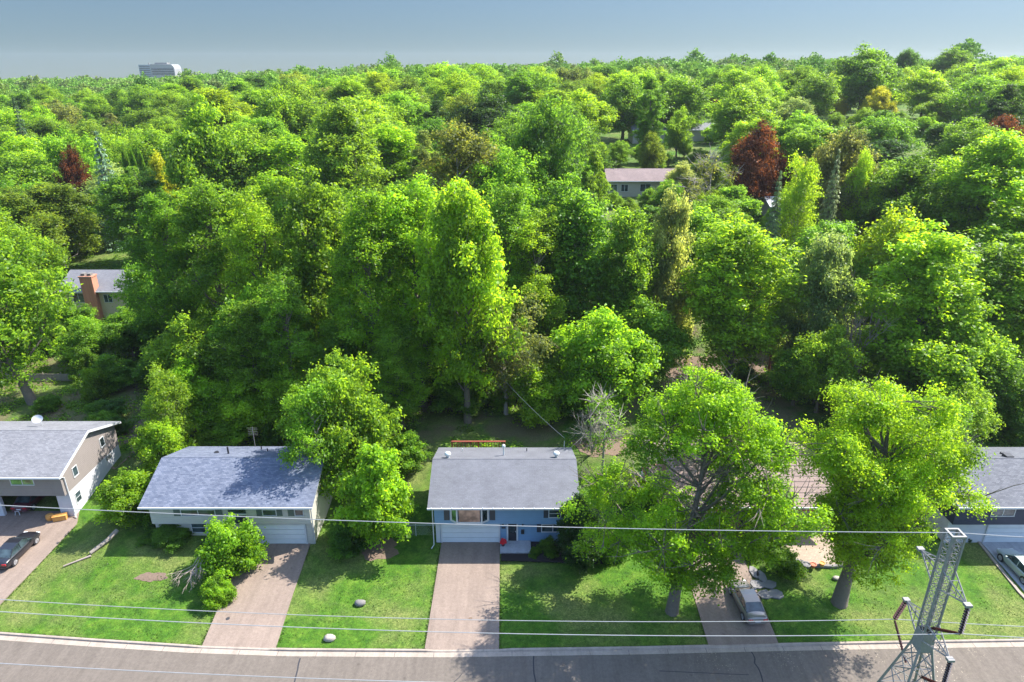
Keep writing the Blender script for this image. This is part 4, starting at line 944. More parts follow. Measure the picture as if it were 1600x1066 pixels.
# far houses glimpsed through the wood
def far_house(name, label, px, py, yd, wid, dep, eave, ridge, roofm, wallm, zoff=0, wins=()):
    z0 = gz((px-800)/FPX*(yd+10), yd)+zoff
    x = (px-800)/FPX*(yd*cT+(CAM_H-z0-eave)*sT)
    t_, L_, w_ = house(name, label, x-wid/2, x+wid/2, yd, yd+dep, z0+eave, z0+ridge, yd+dep/2, roofm, wallm, wall_y=yd+.6, basez=z0-.8)
    for a, b, c_, d_ in wins: window(t_, L_, x+a, x+b, z0+c_, z0+d_, yd+.6, mull=1)
    return t_, L_, x, z0
t, L, x, z0 = far_house('chimney_house', 'grey roofed cream house with big brick chimney among trees at left', 158, 430, 106, 15, 10, 5.0, 7.2, SH['G'], WL['F'], wins=((-5.3, -3.4, 2.9, 4.5), (-.2, 1.2, 2.9, 4.3)))
q = MB(); q.box(L((x-2.9, 105.7, z0-1)), L((x-.9, 107.2, z0+7.4))); q.box(L((x-3.0, 105.6, z0+7.4)), L((x-.8, 107.3, z0+7.6))); q.build('chimney', m_brick('brick_orange', (.36, .13, .07), (.44, .18, .10), (.3, .2, .15)), t)
q = MB(); q.box(L((x-2.7, 106, z0+7.6)), L((x-2.1, 106.7, z0+8.0))); q.box(L((x-1.7, 106, z0+7.6)), L((x-1.1, 106.7, z0+8.0))); q.build('chimney_pot', M['stone'], t)
far_house('plum_roof_house', 'long house with plum brown roof in the middle right of the wood', 1030, 297, 152, 23, 10, 3.3, 5.3, SH['P'], WL['G'], wins=((-10.6, -9.0, .9, 2.5), (-8.2, -6.6, .9, 2.5), (-4, -1.6, .9, 2.6)))
far_house('grey_roof_house', 'low grey roofed house above the plum roofed one', 1058, 236, 205, 26, 10, 3.2, 4.8, SH['G'], WL['G'], wins=((-8, -6.6, .9, 2.4),))
far_house('pale_house', 'small pale house half hidden in trees right of the copper tree', 1243, 318, 134, 10, 8, 3.0, 4.3, M['white'], WL['G'])
far_house('hillside_house', 'grey roofed house glimpsed right of the blue grey spruce', 225, 240, 172, 17, 9, 3.3, 5.2, SH['G'], WL['G'], wins=((-3, -1, .9, 2.5),))
far_house('edge_house', 'small grey roofed house near the left edge of the wood', 82, 218, 195, 13, 9, 3.2, 5, SH['G'], WL['G'])
# white office block on the skyline
ob = thing('office_block', 'white and grey office block rising on the skyline at left', 'building', (-637, 1300, -1.5)); ob.scale = (.84, 1, 1)
wl = simple('office_white', (.24, .235, .24), .6); gy = simple('office_grey', (.20, .24, .27), .6)
q = MB(); q.box((-27, 0, 0), (-3, 30, 39.5)); q.build('tower', gy, ob)
q = MB()
for i in range(6): q.box((-26, -.25, 20+3.2*i), (-4, -.05, 21.3+3.2*i))
q.build('window_band', M['glass'], ob)
q = MB(); q.prism([(-2.9, .5, 0), (47, .5, 0), (47, .5, 33), (45.5, .5, 37), (42, .5, 40), (-2.9, .5, 40.5)], (0, 28, 0)); q.build('main_wing', wl, ob)
q = MB()
for i in range(3): q.box((-1, .2, 23+4*i), (45, .45, 25.6+4*i))
q.build('window_band', M['glass'], ob)
q = MB(); q.box((3, 8, 40.5), (29, 20, 43)); q.build('rooftop_plant', M['metal'], ob)
q = MB(); q.tube([(33, 10, 40), (33, 10, 46)], .5, 6); q.tube([(-10, 10, 39), (-10, 10, 43)], 1.2, 8); q.build('rooftop_mast', M['metal'], ob)
# the wood that fills the middle distance, row by row
keep = [(o.location.x, o.location.y, w/2) for o, c_, l_, x, y, h, w in trees]
CLEAR = [g(150, 460, 5), g(1000, 290, 8), g(120, 470, 4)]
def sight_clear(x, y, h, w):
    """keeps the views to the far houses open, as in the photograph"""
    px, py = proj(x, y, gz(x, y)+h); hw = w*.62*FPX/(y*cT+(CAM_H-10)*sT)
    for (cx0, cx1, cy, yd) in ((100, 196, 490, 112), (958, 1035, 312, 152), (1035, 1080, 232, 205), (1230, 1255, 318, 132), (195, 245, 228, 170), (66, 96, 210, 190), (1150, 1228, 285, 141), (1285, 1425, 172, 222), (140, 192, 268, 143), (98, 142, 268, 157), (242, 270, 262, 150)):
        if y < yd+(9 if cx0 == 100 else 1) and px+hw*.8 > cx0 and px-hw*.8 < cx1 and py < cy: return False
    return True
mix = [('fresh', 32), ('mid', 26), ('bright', 18), ('deep', 9), ('olive', 4), ('lime', 2), ('pale', 3), ('tan', 0), ('grey', 2), ('dark', 1)]
cols = [c_ for c_, n_ in mix for _ in range(n_)]
bulk = []; y = 88.0; row = 0
while y < 330 and len(bulk) < 262:
    sp = 13+y*.030; half = y*.80+14; x = -half+trng.uniform(0, sp)
    while x < half:
        xx = x+trng.uniform(-.3, .3)*sp; yy = y+trng.uniform(-.35, .35)*sp; x += sp
        h = trng.uniform(13, 19.5)+(3 if trng.random() < .2 else 0); w = trng.uniform(15, 22)+yy*.01
        if yy < 105: h = trng.uniform(14, 22)
        lim = 41-8.5*(1-ss(-.65, -.1, xx/yy))*ss(200, 320, yy)
        if h+gz(xx, yy) > lim and trng.random() < .93: h = max(8, lim-gz(xx, yy)-trng.uniform(0, 3))
        if any((xx-a)**2+(yy-b)**2 < (r_*.55+w*.18)**2 for a, b, r_ in keep): continue
        tries = 0
        while not sight_clear(xx, yy, h, w) and tries < 4: h *= .7; w *= .85; tries += 1
        if h < 4.5: continue
        w = min(w, h*1.1+2)
        bulk.append((xx, yy, h, w))
    y += sp*.92; row += 1
print('bulk', len(bulk), 'to', y)
FAR0 = y
for xx, yy, h, w in bulk:
    r_ = trng.random(); c_ = trng.choice(cols)
    a = ('spruce%d' % trng.randrange(2)) if r_ < .015 else 'pine' if r_ < .035 else ('willow%d' % trng.randrange(2)) if r_ < .12 else ('airy%d' % trng.randrange(2)) if r_ < .24 else ('tall%d' % trng.randrange(4)) if (r_ < .45 and h > 15) else trng.choice(['round0', 'round1', 'round2', 'globe0', 'globe1'])
    if h < 8: a = 'small%d' % trng.randrange(2)
    if a[:3] in ('spr', 'pin'): w *= .5; c_ = trng.choice(['dark', 'deep', 'grey'])
    tree(a, xx, yy, h, w, c_)
# undergrowth shrubs between the houses and the wood, and at the wood's foot
for i in range(110):
    x = trng.uniform(-60, 62); y = trng.uniform(67, 100)
    if 16 < x < 46 and y < 84 and trng.random() < .7: continue
    if -13 < x < 16 and y < 76: continue
    tree(('shrub%d' % (i % 2)) if i % 3 else 'small%d' % (i % 2), x, y, trng.uniform(1.8, 4.5), trng.uniform(3, 6), trng.choice(['deep', 'mid', 'fresh', 'deep', 'mid']))
for x, y, h, w, c_, a_ in ((-31, 70, 7, 7, 'bright', 'small0'), (-24.5, 69, 8.5, 8, 'bright', 'round1'), (-18.5, 67.5, 6.5, 6.5, 'fresh', 'small1'), (-37, 70, 9, 8, 'bright', 'round0'), (-20, 73.5, 12, 9, 'mid', 'round2'), (-6.5, 76, 6, 7, 'mid', 'small0'), (3, 74, 7, 8, 'bright', 'small1'), (8, 75, 5, 6, 'mid', 'small0'),
                         (49, 67, 8, 8, 'fresh', 'round1'), (42, 70, 6, 7, 'mid', 'small1'), (36, 78, 8, 8, 'fresh', 'round2'), (57, 72, 9, 9, 'mid', 'round0'), (-11.5, 63, 4.5, 4.5, 'fresh', 'small0'), (-14.5, 66, 6, 5, 'mid', 'small1')):
    tree(a_, x, y, h, w, c_)
for cx, yt, w_, Y_, c_, a_ in ((960, 300, 40, 146, 'fresh', 'globe0'), (1015, 296, 44, 143, 'mid', 'globe0'), (1046, 284, 50, 140, 'fresh', 'globe1'), (985, 312, 56, 138, 'mid', 'globe0'), (1085, 285, 50, 148, 'mid', 'round1'), (930, 275, 50, 150, 'fresh', 'round2'), (1000, 226, 56, 180, 'fresh', 'round0'),
        (966, 222, 60, 178, 'mid', 'globe1'), (1045, 240, 56, 176, 'deep', 'globe0'), (1090, 232, 56, 172, 'mid', 'round1'), (938, 225, 60, 182, 'bright', 'round2'), (1025, 236, 50, 174, 'mid', 'globe0'), (1070, 222, 54, 184, 'fresh', 'round2'), (1305, 178, 66, 200, 'mid', 'globe1'), (1350, 172, 70, 200, 'fresh', 'round2'), (1405, 176, 70, 200, 'fresh', 'globe0'), (1455, 178, 60, 200, 'mid', 'round0'), (1225, 300, 50, 128, 'fresh', 'globe1'), (1262, 312, 44, 126, 'mid', 'globe0'), (1110, 296, 50, 128, 'bright', 'round1'),
        (985, 212, 50, 222, 'mid', 'globe0'), (1035, 205, 50, 228, 'fresh', 'round0'), (1075, 215, 46, 215, 'mid', 'globe1'), (60, 490, 95, 94, 'mid', 'round1'), (135, 505, 90, 90, 'fresh', 'round2'), (200, 486, 85, 93, 'mid', 'round0'), (232, 408, 90, 99, 'fresh', 'round2'), (120, 478, 80, 98, 'fresh', 'small1'), (20, 520, 90, 88, 'fresh', 'round0'), (165, 560, 70, 82, 'mid', 'small0'), (1040, 222, 46, 196, 'fresh', 'globe1'), (1000, 232, 50, 205, 'mid', 'round2')):
    T(a_, cx, yt, w_, Y_, c_, None)
# label the anonymous ones: by colour, size and nearest landmark, then by order from the left
marks = [('the brick chimney house', 150, 450), ('the plum roofed house', 995, 290), ('the large copper tree', 1188, 240), ('the blue grey spruce', 166, 250), ('the golden trees', 1345, 165),
         ('the white office block', 245, 115), ('the tan budding tree', 715, 215), ('the pale feathery tree', 1042, 350), ('the far right copper tree', 1555, 205), ('the blue house', 790, 640), ('the cream house', 350, 630), ('the taupe house', 90, 600),
         ('the navy house', 1540, 620), ('the brown ribbed roof', 1160, 600), ('the skyline red tree', 822, 112), ('the tallest skyline tree', 1418, 90), ('the middle pine', 1015, 150), ('the left edge spruce', 36, 165), ('the tiny orange tree', 642, 147)]
groups = {}
for (o, col, label, x, y, h, w) in trees:
    if label: continue
    px, py = proj(x, y, o.location.z+h*.75)
    mk = min(marks, key=lambda m_: math.hypot((m_[1]-px), (m_[2]-py)*1.6)); dx, dyy = px-mk[1], py-mk[2]
    rel = ('right of' if dx > 0 else 'left of') if abs(dx) > abs(dyy)*1.6 else ('behind' if dyy < 0 else 'in front of')
    groups.setdefault((SHADE[col], o['category'], rel, mk[0]), []).append((px, o))
ORD = ['leftmost', 'second from left', 'third from left', 'fourth from left', 'fifth from left', 'sixth from left', 'seventh from left', 'eighth from left', 'ninth from left', 'tenth from left']
for (sh, cat, rel, mk), lst in groups.items():
    lst.sort(key=lambda q: q[0]); n_ = len(lst)
    for i, (px, o) in enumerate(lst):
        o['label'] = '%s %s %s %s' % (sh, cat, rel, mk) if n_ == 1 else '%s of the %s %ss %s %s' % (ORD[min(i, 9)], sh, cat, rel, mk)
        o['group'] = 'shrubs at the foot of the wood' if cat == 'shrub' else 'trees of the suburban wood'
# ferns, saplings and weeds covering the floor of the wood
def floor_cover():
    rs = np.random.RandomState(8); C = []; N = []; T_ = []; S_ = []
    for _ in range(2600):
        y = 66+75*rs.uniform()**1.3; x = rs.uniform(-1, 1)*(y*.8+12)
        if 14 < x < 44 and y < 84 and rs.uniform() < .75: continue
        if y < 75 and -13 < x < 16 and rs.uniform() < .85: continue
        r = rs.uniform(.6, 1.9); h = rs.uniform(.25, 1.1); n = int(26*r*r)+8; u = unit(rs, n); u[:, 2] = np.abs(u[:, 2])
        P_ = u*rs.uniform(.4, 1, n)[:, None]*np.array([r, r, h])+np.array([x, y, gz(x, y)-.05]); C.append(P_)
        nn = np.array([0, 0, .8])+unit(rs, n)*.7; N.append(nn/np.linalg.norm(nn, axis=1)[:, None]); T_.append(np.clip(rs.uniform(.2, .8)+rs.normal(size=n)*.12, 0, 1)); S_.append(rs.uniform(.16, .42, n))
    me = leaf_mesh('undergrowth', np.concatenate(C), np.concatenate(N), np.concatenate(S_), np.concatenate(T_), M['leaf'])
    o = bpy.data.objects.new('undergrowth', me); COL.objects.link(o); o.color = (*COLR['mid'], 1); tag(o, 'low green undergrowth on the floor of the wood behind the houses', 'undergrowth', None, 'stuff')
floor_cover()
def lawn_tufts():
    rs = np.random.RandomState(21); P = []
    edges = [((-42.7, 42), (-42.7, 55)), ((-24.2, 40.3), (-24.9, 50)), ((-18.2, 40.2), (-18.6, 46)), ((-18.6, 46), (-18.9, 52)), ((-6.82, 40), (-6.7, 52.4)), ((-.92, 40), (-1.1, 49.8)), ((15.2, 40.5), (15.65, 52)), ((20.9, 40.6), (21.15, 48)), ((-1, 49.9), (8.2, 49.5)), ((25, 48.3), (31, 49))]
    for (x0, y0), (x1, y1) in edges:
        n = int(math.hypot(x1-x0, y1-y0)*34); t = rs.uniform(size=n); P.append(np.stack([x0+(x1-x0)*t+rs.normal(size=n)*.07, y0+(y1-y0)*t+rs.normal(size=n)*.07], 1))
    xs = rs.uniform(-62, 62, 4200); P.append(np.stack([xs, np.array([kerb_y(x) for x in xs])+.1+np.abs(rs.normal(size=4200))*.07], 1))
    n = 26000; q = np.stack([rs.uniform(-62, 62, n), rs.uniform(40.5, 56, n)], 1); m_ = np.array([math.sin(a*.9+1.3*math.sin(b*.7))*math.sin(b*1.1+a*.31) for a, b in q])+rs.normal(size=n)*.35 > .25; q = q[m_]
    ok = [not (-53 < a < -42.6 or -24.9 < a < -18.1 or -6.9 < a < -.8 or 15.1 < a < 21.2 or a > 43.2 or (b > 51.5 and (a < -42 or -34 < a < 6.5 or a > 14)) or (24 < a < 31.5 and b > 48) or b < kerb_y(a)+.15) for a, b in q]
    P.append(q[np.array(ok)]); P = np.concatenate(P); P = P[[not (-53 < a < -42.75 or -24.15 < a < -18.3 and b < 50 or -6.7 < a < -1.05 or 15.3 < a < 20.85 or a > 43.5) or b < kerb_y(a)+.02 for a, b in P]]
    n = len(P); Z = np.array([gz(a, b) for a, b in P])-.03; C = np.column_stack([P, Z+rs.uniform(0, .03, n)]); nn = np.array([0, 0, .9])+unit(rs, n)*.8
    me = leaf_mesh('grass', C, nn/np.linalg.norm(nn, axis=1)[:, None], rs.uniform(.07, .2, n), np.clip(.5+rs.normal(size=n)*.25, 0, 1), M['leaf'], .4)
    o = bpy.data.objects.new('grass', me); COL.objects.link(o); o.color = (.075, .14, .02, 1); tag(o, 'weedy grass tufts and clover on the front lawns and along driveway edges', 'grass', None, 'stuff')
lawn_tufts()
# far-off wood to the horizon, one mass
def far_wood():
    rs = np.random.RandomState(5); C = []; N = []; T_ = []; S_ = []; src = []
    for k_ in ('round0', 'globe0', 'round2', 'airy0', 'globe1'):
        me = ARCH[k_][0][1]; H0, R0 = ARCH[k_][0][2:]; co = np.empty(len(me.vertices)*3, np.float32); me.vertices.foreach_get('co', co); co = co.reshape(-1, 4, 3)
        c_ = co.mean(1); n_ = np.cross(co[:, 1]-co[:, 0], co[:, 2]-co[:, 0]); n_ /= np.linalg.norm(n_, axis=1)[:, None]+1e-9; n_[n_[:, 2] < 0] *= -1
        out = c_/np.array([R0, R0, H0])-np.array([0, 0, .55]); ok = (np.linalg.norm(out*np.array([1, 1, 1.9]), axis=1) > .55) & (c_[:, 2] > H0*.3)
        src.append((c_[ok]/np.array([R0, R0, H0]), n_[ok]))
    y = FAR0; cnt = 0
    while y < 900:
        sp = 17+(y-250)*.006; half = y*.80+30; x = -half+rs.uniform(0, sp)
        while x < half:
            xx = x+rs.uniform(-.35, .35)*sp; yy = y+rs.uniform(-.4, .4)*sp; x += sp*rs.uniform(.85, 1.2)
            z0 = gz(xx, yy); h = rs.uniform(13, 19)+(5 if rs.uniform() < .12 else 0); r = min(sp*rs.uniform(.45, .66), h*.7)
            lim = 40+4*ss(-.1, .5, xx/yy)-11*(1-ss(-.65, -.1, xx/yy))
            if z0+h > lim and rs.uniform() < .88: h = max(9, lim-z0-rs.uniform(0, 2.5))
            P0, N0 = src[rs.randint(5)]; n = int(np.clip(2000*(300/yy), 500, 1800)); ix = rs.randint(len(P0), size=n); a = rs.uniform(0, 6.28); ca, sa = math.cos(a), math.sin(a)
            P_ = P0[ix]; P_ = np.stack([(P_[:, 0]*ca-P_[:, 1]*sa)*r+xx, (P_[:, 0]*sa+P_[:, 1]*ca)*r+yy, P_[:, 2]*h+z0], 1)
            N_ = N0[ix]; N_ = np.stack([N_[:, 0]*ca-N_[:, 1]*sa, N_[:, 0]*sa+N_[:, 1]*ca, N_[:, 2]], 1)
            C.append(P_); N.append(N_); T_.append(np.clip(np.full(n, rs.uniform())+rs.normal(size=n)*.03, 0, 1)); S_.append(r*.115*math.sqrt(1900/n)*rs.uniform(.6, 1.3, n)); cnt += 1
        y += sp
    me = leaf_mesh('far_wood', np.concatenate(C), np.concatenate(N), np.concatenate(S_), np.concatenate(T_), M['farleaf'], .8)
    o = bpy.data.objects.new('far_wood', me); COL.objects.link(o); tag(o, 'unbroken green canopy of distant trees running to the horizon', 'woodland', None, 'stuff'); print('far trees', cnt, len(me.polygons))
def m_farleaf():
    m, n, b = nodes('far_leaf'); at = n.nodes.new('ShaderNodeAttribute'); at.attribute_name = 'tint'
    c = ramp(n, at.outputs['Fac'], [(0, COLR['deep']), (.2, COLR['mid']), (.4, COLR['fresh']), (.55, COLR['mid']), (.68, COLR['olive']), (.8, COLR['grey']), (.93, COLR['fresh']), (1, COLR['tan'])])
    n.links.new(c, b.inputs['Base Color']); b.inputs['Roughness'].default_value = .6; b.inputs['Specular IOR Level'].default_value = .2
    tr = n.nodes.new('ShaderNodeBsdfTranslucent'); n.links.new(c, tr.inputs[0]); ms = n.nodes.new('ShaderNodeMixShader'); ms.inputs[0].default_value = .3
    n.links.new(b.outputs[0], ms.inputs[1]); n.links.new(tr.outputs[0], ms.inputs[2]); n.links.new(ms.outputs[0], n.nodes['Material Output'].inputs['Surface']); return m
M['farleaf'] = m_farleaf(); far_wood()
# ------------------------------------------------------------------ cars
def car(name, label, x, y, rz, paint, L_=4.75, Wd=1.8, Ht=1.45, z=.01, plate=True):
    t = thing(name, label, 'car', (x, y, z), rz)       # front looks towards +y
    hw = Wd/2
    # stations along the length (rear to front): y, half width factor, sill z, shoulder z, deck z
    ST = [(-.5, .80, .42, .72, .80), (-.485, .90, .30, .82, .93), (-.44, .96, .24, .86, 1.0), (-.33, .99, .22, .88, 1.02), (-.15, 1, .20, .88, .96), (.1, 1, .20, .87, .94), (.22, .99, .20, .85, .93),
          (.33, .97, .22, .80, .88), (.42, .93, .24, .72, .80), (.475, .84, .28, .62, .70), (.5, .70, .36, .55, .60)]
    b = MB(); K = 11; zs = Ht/1.45
    for f, wf, zl, zsd, zd in ST:
        w = hw*wf; prof = [(-w*.9, zl), (-w, zl+.14), (-w*1.0, (zl+zsd)/2), (-w*.975, zsd), (-w*.86, zd-.03), (0, zd+.02), (w*.86, zd-.03), (w*.975, zsd), (w, (zl+zsd)/2), (w, zl+.14), (w*.9, zl)]
        b.v += [(px_, f*L_, pz*zs) for px_, pz in prof]
    n = len(ST)
    for i in range(n-1):
        for j in range(K): j2 = (j+1) % K; b.f.append((i*K+j, i*K+j2, (i+1)*K+j2, (i+1)*K+j)); b.mi.append(0)
    b.f += [tuple(range(K-1, -1, -1)), tuple((n-1)*K+j for j in range(K))]; b.mi += [0, 0]
    bo_ = b.build('body', paint, t, smooth=True); md = bo_.modifiers.new('s', 'SUBSURF'); md.levels = md.render_levels = 1
    # glasshouse
    G = [(-.36, .80, .99, .0), (-.22, .70, 1.38, 1), (-.05, .69, 1.45, 1), (.08, .69, 1.42, 1), (.25, .80, .93, 0)]
    c = MB()
    for f, wt, zt_, r_ in G:
        wb = hw*.88; wtt = hw*wt; zb = .90
        c.v += [(-wb, f*L_, zb*zs), (-wtt, f*L_, zt_*zs), (wtt, f*L_, zt_*zs), (wb, f*L_, zb*zs)]
    for i in range(len(G)-1):
        for j in range(3): c.f.append((i*4+j, i*4+j+1, i*4+5+j, i*4+4+j)); c.mi.append(0)
    c.build('windows', M['glass'], t)
    r = MB()
    for i in range(1, 3):
        f0, w0, z0, _ = G[i]; f1, w1, z1, _ = G[i+1]
        r.add([(-hw*w0*.98, f0*L_, z0*zs+.012), (hw*w0*.98, f0*L_, z0*zs+.012), (hw*w1*.98, f1*L_, z1*zs+.012), (-hw*w1*.98, f1*L_, z1*zs+.012), (-hw*w0*1.01, f0*L_, z0*zs-.05), (hw*w0*1.01, f0*L_, z0*zs-.05), (hw*w1*1.01, f1*L_, z1*zs-.05), (-hw*w1*1.01, f1*L_, z1*zs-.05)],
              [(0, 1, 2, 3), (0, 3, 7, 4), (1, 5, 6, 2), (0, 4, 5, 1), (3, 2, 6, 7)])
    r.build('roof', paint, t)
    pl = MB()
    for s_ in (-1, 1):
        for (fa, wa, za), (fb, wb_, zb_) in (((-.36, .87, .93), (-.22, .71, 1.385)), ((.25, .87, .93), (.08, .70, 1.42)), ((-.07, .885, .93), (-.06, .70, 1.44))):
            pl.tube([(s_*hw*wa, fa*L_, za*zs), (s_*hw*wb_, fb*L_, zb_*zs)], .035, 5)
    pl.build('pillar', paint, t)
    for s_ in (-1, 1):
        for f in (-.31, .30):
            w = MB(); cx, cy, cz, rw = s_*(hw-.10), f*L_, .33, .33
            for (r0, x0), (r1, x1) in (((.0, .0), (0, 0)),): pass
            def disc(mb_, prof, n_=20):
                o_ = len(mb_.v)
                for rr_, xx in prof:
                    for k_ in range(n_): a = 6.28318*k_/n_; mb_.v.append((cx+s_*xx, cy+rr_*math.cos(a), cz+rr_*math.sin(a)))
                for i in range(len(prof)-1):
                    for k_ in range(n_): k2 = (k_+1) % n_; mb_.f.append((o_+i*n_+k_, o_+i*n_+k2, o_+(i+1)*n_+k2, o_+(i+1)*n_+k_)); mb_.mi.append(0)
                mb_.f.append(tuple(o_+(len(prof)-1)*n_+k_ for k_ in range(n_))); mb_.mi.append(0)
            disc(w, [(rw, -.12), (rw, .08), (rw*.94, .115), (rw*.70, .118)]); wo = w.build('wheel', M['tyre'], t, smooth=False)
            q_ = MB(); disc(q_, [(rw*.69, .09), (rw*.69, .128), (rw*.6, .122)])
            for k_ in range(5):
                a = 6.283*k_/5; q_.obox((cx+s_*.132, cy+.12*math.cos(a), cz+.12*math.sin(a)), (.012, 0, 0), (0, .12*math.cos(a), .12*math.sin(a)), (0, -.03*math.sin(a), .03*math.cos(a)))
            q_.build('rim', M['rim'], wo)
            q_ = MB(); disc(q_, [(rw*1.17, .06), (rw*1.17, .103)]); q_.build('wheel_arch', M['black'], t)
    for s_ in (-1, 1):
        q_ = MB(); q_.obox((s_*hw*.66, -.494*L_, .74*zs), (hw*.20, 0, 0), (0, .05, .0), (0, .0, .085)); q_.build('tail_light', M['tail'], t, bevel=.02)
        q_ = MB(); q_.obox((s_*hw*.62, .468*L_, .62*zs), (hw*.18, -s_*.03*0, 0), (0, .09, 0), (0, -.02, .07)); q_.build('headlight', M['head'], t, bevel=.02)
        q_ = MB(); q_.obox((s_*(hw+.06), .17*L_, .98*zs), (.09, 0, 0), (0, .06, 0), (0, 0, .06)); q_.build('mirror', paint, t, bevel=.02)
    q_ = MB(); q_.box((-.22, -.5*L_-.03, .56), (.22, -.5*L_+.02, .68)); q_.build('license_plate', M['white'], t)
    q_ = MB(); q_.box((-hw*.78, -.5*L_-.025, .36), (hw*.78, -.49*L_, .50)); q_.build('bumper', paint, t, bevel=.03)
    q_ = MB(); q_.box((-hw*.42, .49*L_, .46), (hw*.42, .5*L_+.01, .58)); q_.build('grille', M['black'], t)
    return t
PT = dict(black=m_paint('paint_black', (.012, .012, .016)), taupe=m_paint('paint_taupe', (.22, .20, .18), .7, .3, .4), sage=m_paint('paint_sage', (.36, .42, .40), .7, .3, .2), dk=m_paint('paint_maroon', (.08, .02, .03)))
c = g(24, 856, .7); car('parked_car', 'shiny black sedan parked on the driveway at the left edge', c.x, c.y, 0, PT['black'], 4.9, 1.85)
c = g(1170, 938, .7); car('parked_car', 'silver brown sedan nosed in on the driveway under the big maple', c.x-.1, c.y+.1, R(3), PT['taupe'])
c = g(1592, 880, .7); car('parked_car', 'pale sage green sedan on the concrete driveway at the right edge', c.x+.1, c.y-.3, 0, PT['sage'], 4.8)
car('parked_car', 'dark maroon car inside the open garage', -49.3, 59.0, 0, PT['dk'], 4.4)
# ------------------------------------------------------------------ steel lattice pylon and its lines
PX, PY = 21.4, 27.0
py_ = thing('pylon', 'grey steel lattice power pylon with braced arms at the lower right', 'pylon', (PX, PY, 0))
def bar(mb_, a, b, r=.04): mb_.tube([a, b], r, 4, cap=True)
HW = .30; ZT = 20.9; ZP0, ZP1 = 13.7, 14.9
col_ = MB(); cs = [(-HW, -HW), (HW, -HW), (HW, HW), (-HW, HW)]
for cx, cy in cs: col_.obox((cx, cy, (ZT+ZP1)/2), (.042, 0, 0), (0, .042, 0), (0, 0, (ZT-ZP1)/2))
nz = 13; dz = (ZT-ZP1)/nz
for i in range(nz):
    z0 = ZP1+i*dz
    for k_ in range(4):
        (ax, ay), (bx, by) = cs[k_], cs[(k_+1) % 4]
        bar(col_, (ax, ay, z0), (bx, by, z0+dz), .019); bar(col_, (bx*1.03, by*1.03, z0), (ax*1.03, ay*1.03, z0+dz), .019)
        bar(col_, (ax, ay, z0), (bx, by, z0), .017)
col_.build('lattice_column', M['metal'], py_)
tf = MB()
for k_ in range(4):
    (ax, ay), (bx, by) = cs[k_], cs[(k_+1) % 4]; m_ = Vector(((ax+bx)/2, (ay+by)/2, ZT+.05)); d = Vector((bx-ax, by-ay, 0))/2
    n_ = Vector((d.y, -d.x, 0)).normalized()*.05; tf.obox(m_, d+d.normalized()*(.05 if k_ % 2 == 0 else -.05), n_, (0, 0, .06))
tf.build('top_frame', M['metal'], py_)
pb = MB()
for k_ in range(4):
    (ax, ay), (bx, by) = cs[k_], cs[(k_+1) % 4]; s0, s1 = 1.25, 1.06
    pb.add([(ax*s0, ay*s0, ZP0), (bx*s0, by*s0, ZP0), (bx*s1, by*s1, ZP1), (ax*s1, ay*s1, ZP1)], [(0, 1, 2, 3)])
pb.build('gusset_plate', M['metal'], py_)
lg = lambda z: .36+(ZP0-z)*.185
for k_, (cx, cy) in enumerate(cs):
    sx, sy = (1 if cx > 0 else -1), (1 if cy > 0 else -1)
    q = MB(); q.tube([(sx*lg(ZP0+.3), sy*lg(ZP0+.3), ZP0+.3), (sx*lg(0), sy*lg(0), -.3)], [.075, .11], 4); q.build('leg', M['metal'], py_)
br_ = MB(); zz = ZP0; hgt = .95
while zz > .8:
    z1 = max(0, zz-hgt); a, b = lg(zz), lg(z1)
    C4 = [(-1, -1), (1, -1), (1, 1), (-1, 1)]
    for k_ in range(4):
        (ax, ay), (bx, by) = C4[k_], C4[(k_+1) % 4]
        bar(br_, (ax*a, ay*a, zz), (bx*b, by*b, z1), .03); bar(br_, (bx*a, by*a, zz), (ax*b, ay*b, z1), .03); bar(br_, (ax*b, ay*b, z1), (bx*b, by*b, z1), .03)
    zz = z1; hgt *= 1.22
br_.build('leg_bracing', M['metal'], py_)
for za, lab in ((18.4, 'upper'), (15.0, 'lower')):
    for sy in (1, -1):
        q = MB(); tip = (0, sy*1.95, za)
        for (cx, cz, r_) in ((-HW, -.55, .045), (HW, -.55, .045), (-HW, .55, .04), (HW, .55, .04)): bar(q, (cx, sy*HW, za+cz), tip, r_)
        for f in (.3, .6):
            P4 = [Vector((cx, sy*HW, za+cz)).lerp(Vector(tip), f) for cx, cz in ((-HW, -.55), (HW, -.55), (HW, .55), (-HW, .55))]
            for k_ in range(4): bar(q, P4[k_], P4[(k_+1) % 4], .025)
        q.obox((0, sy*2.0, za), (.16, 0, 0), (0, .13, 0), (0, 0, .07))
        q.build('cross_arm', M['metal'], py_)
def insul(a, b, mat, n_=9, r_=.13):
    q = MB(); a, b = Vector(a), Vector(b); d = (b-a); q.tube([a, b], .035, 6); dn = d.normalized()
    for i in range(n_):
        c_ = a.lerp(b, (i+.7)/(n_+.4)); q.tube([c_-dn*.045, c_-dn*.01, c_+dn*.05], [.05, r_, r_*.45], 12)
    return q.build('insulator', mat, py_)
insul((0, -2.05, 18.3), (0, -2.1, 16.75), M['blk_ins'], 10); insul((0, -2.05, 14.9), (0, -2.1, 13.35), M['blk_ins'], 10)
insul((0, 2.0, 14.9), (0, 2.5, 13.15), M['brown_ins'], 9, .14)
def strut(a, b, r_=.055): q = MB(); q.tube([a, b], r_, 8); 
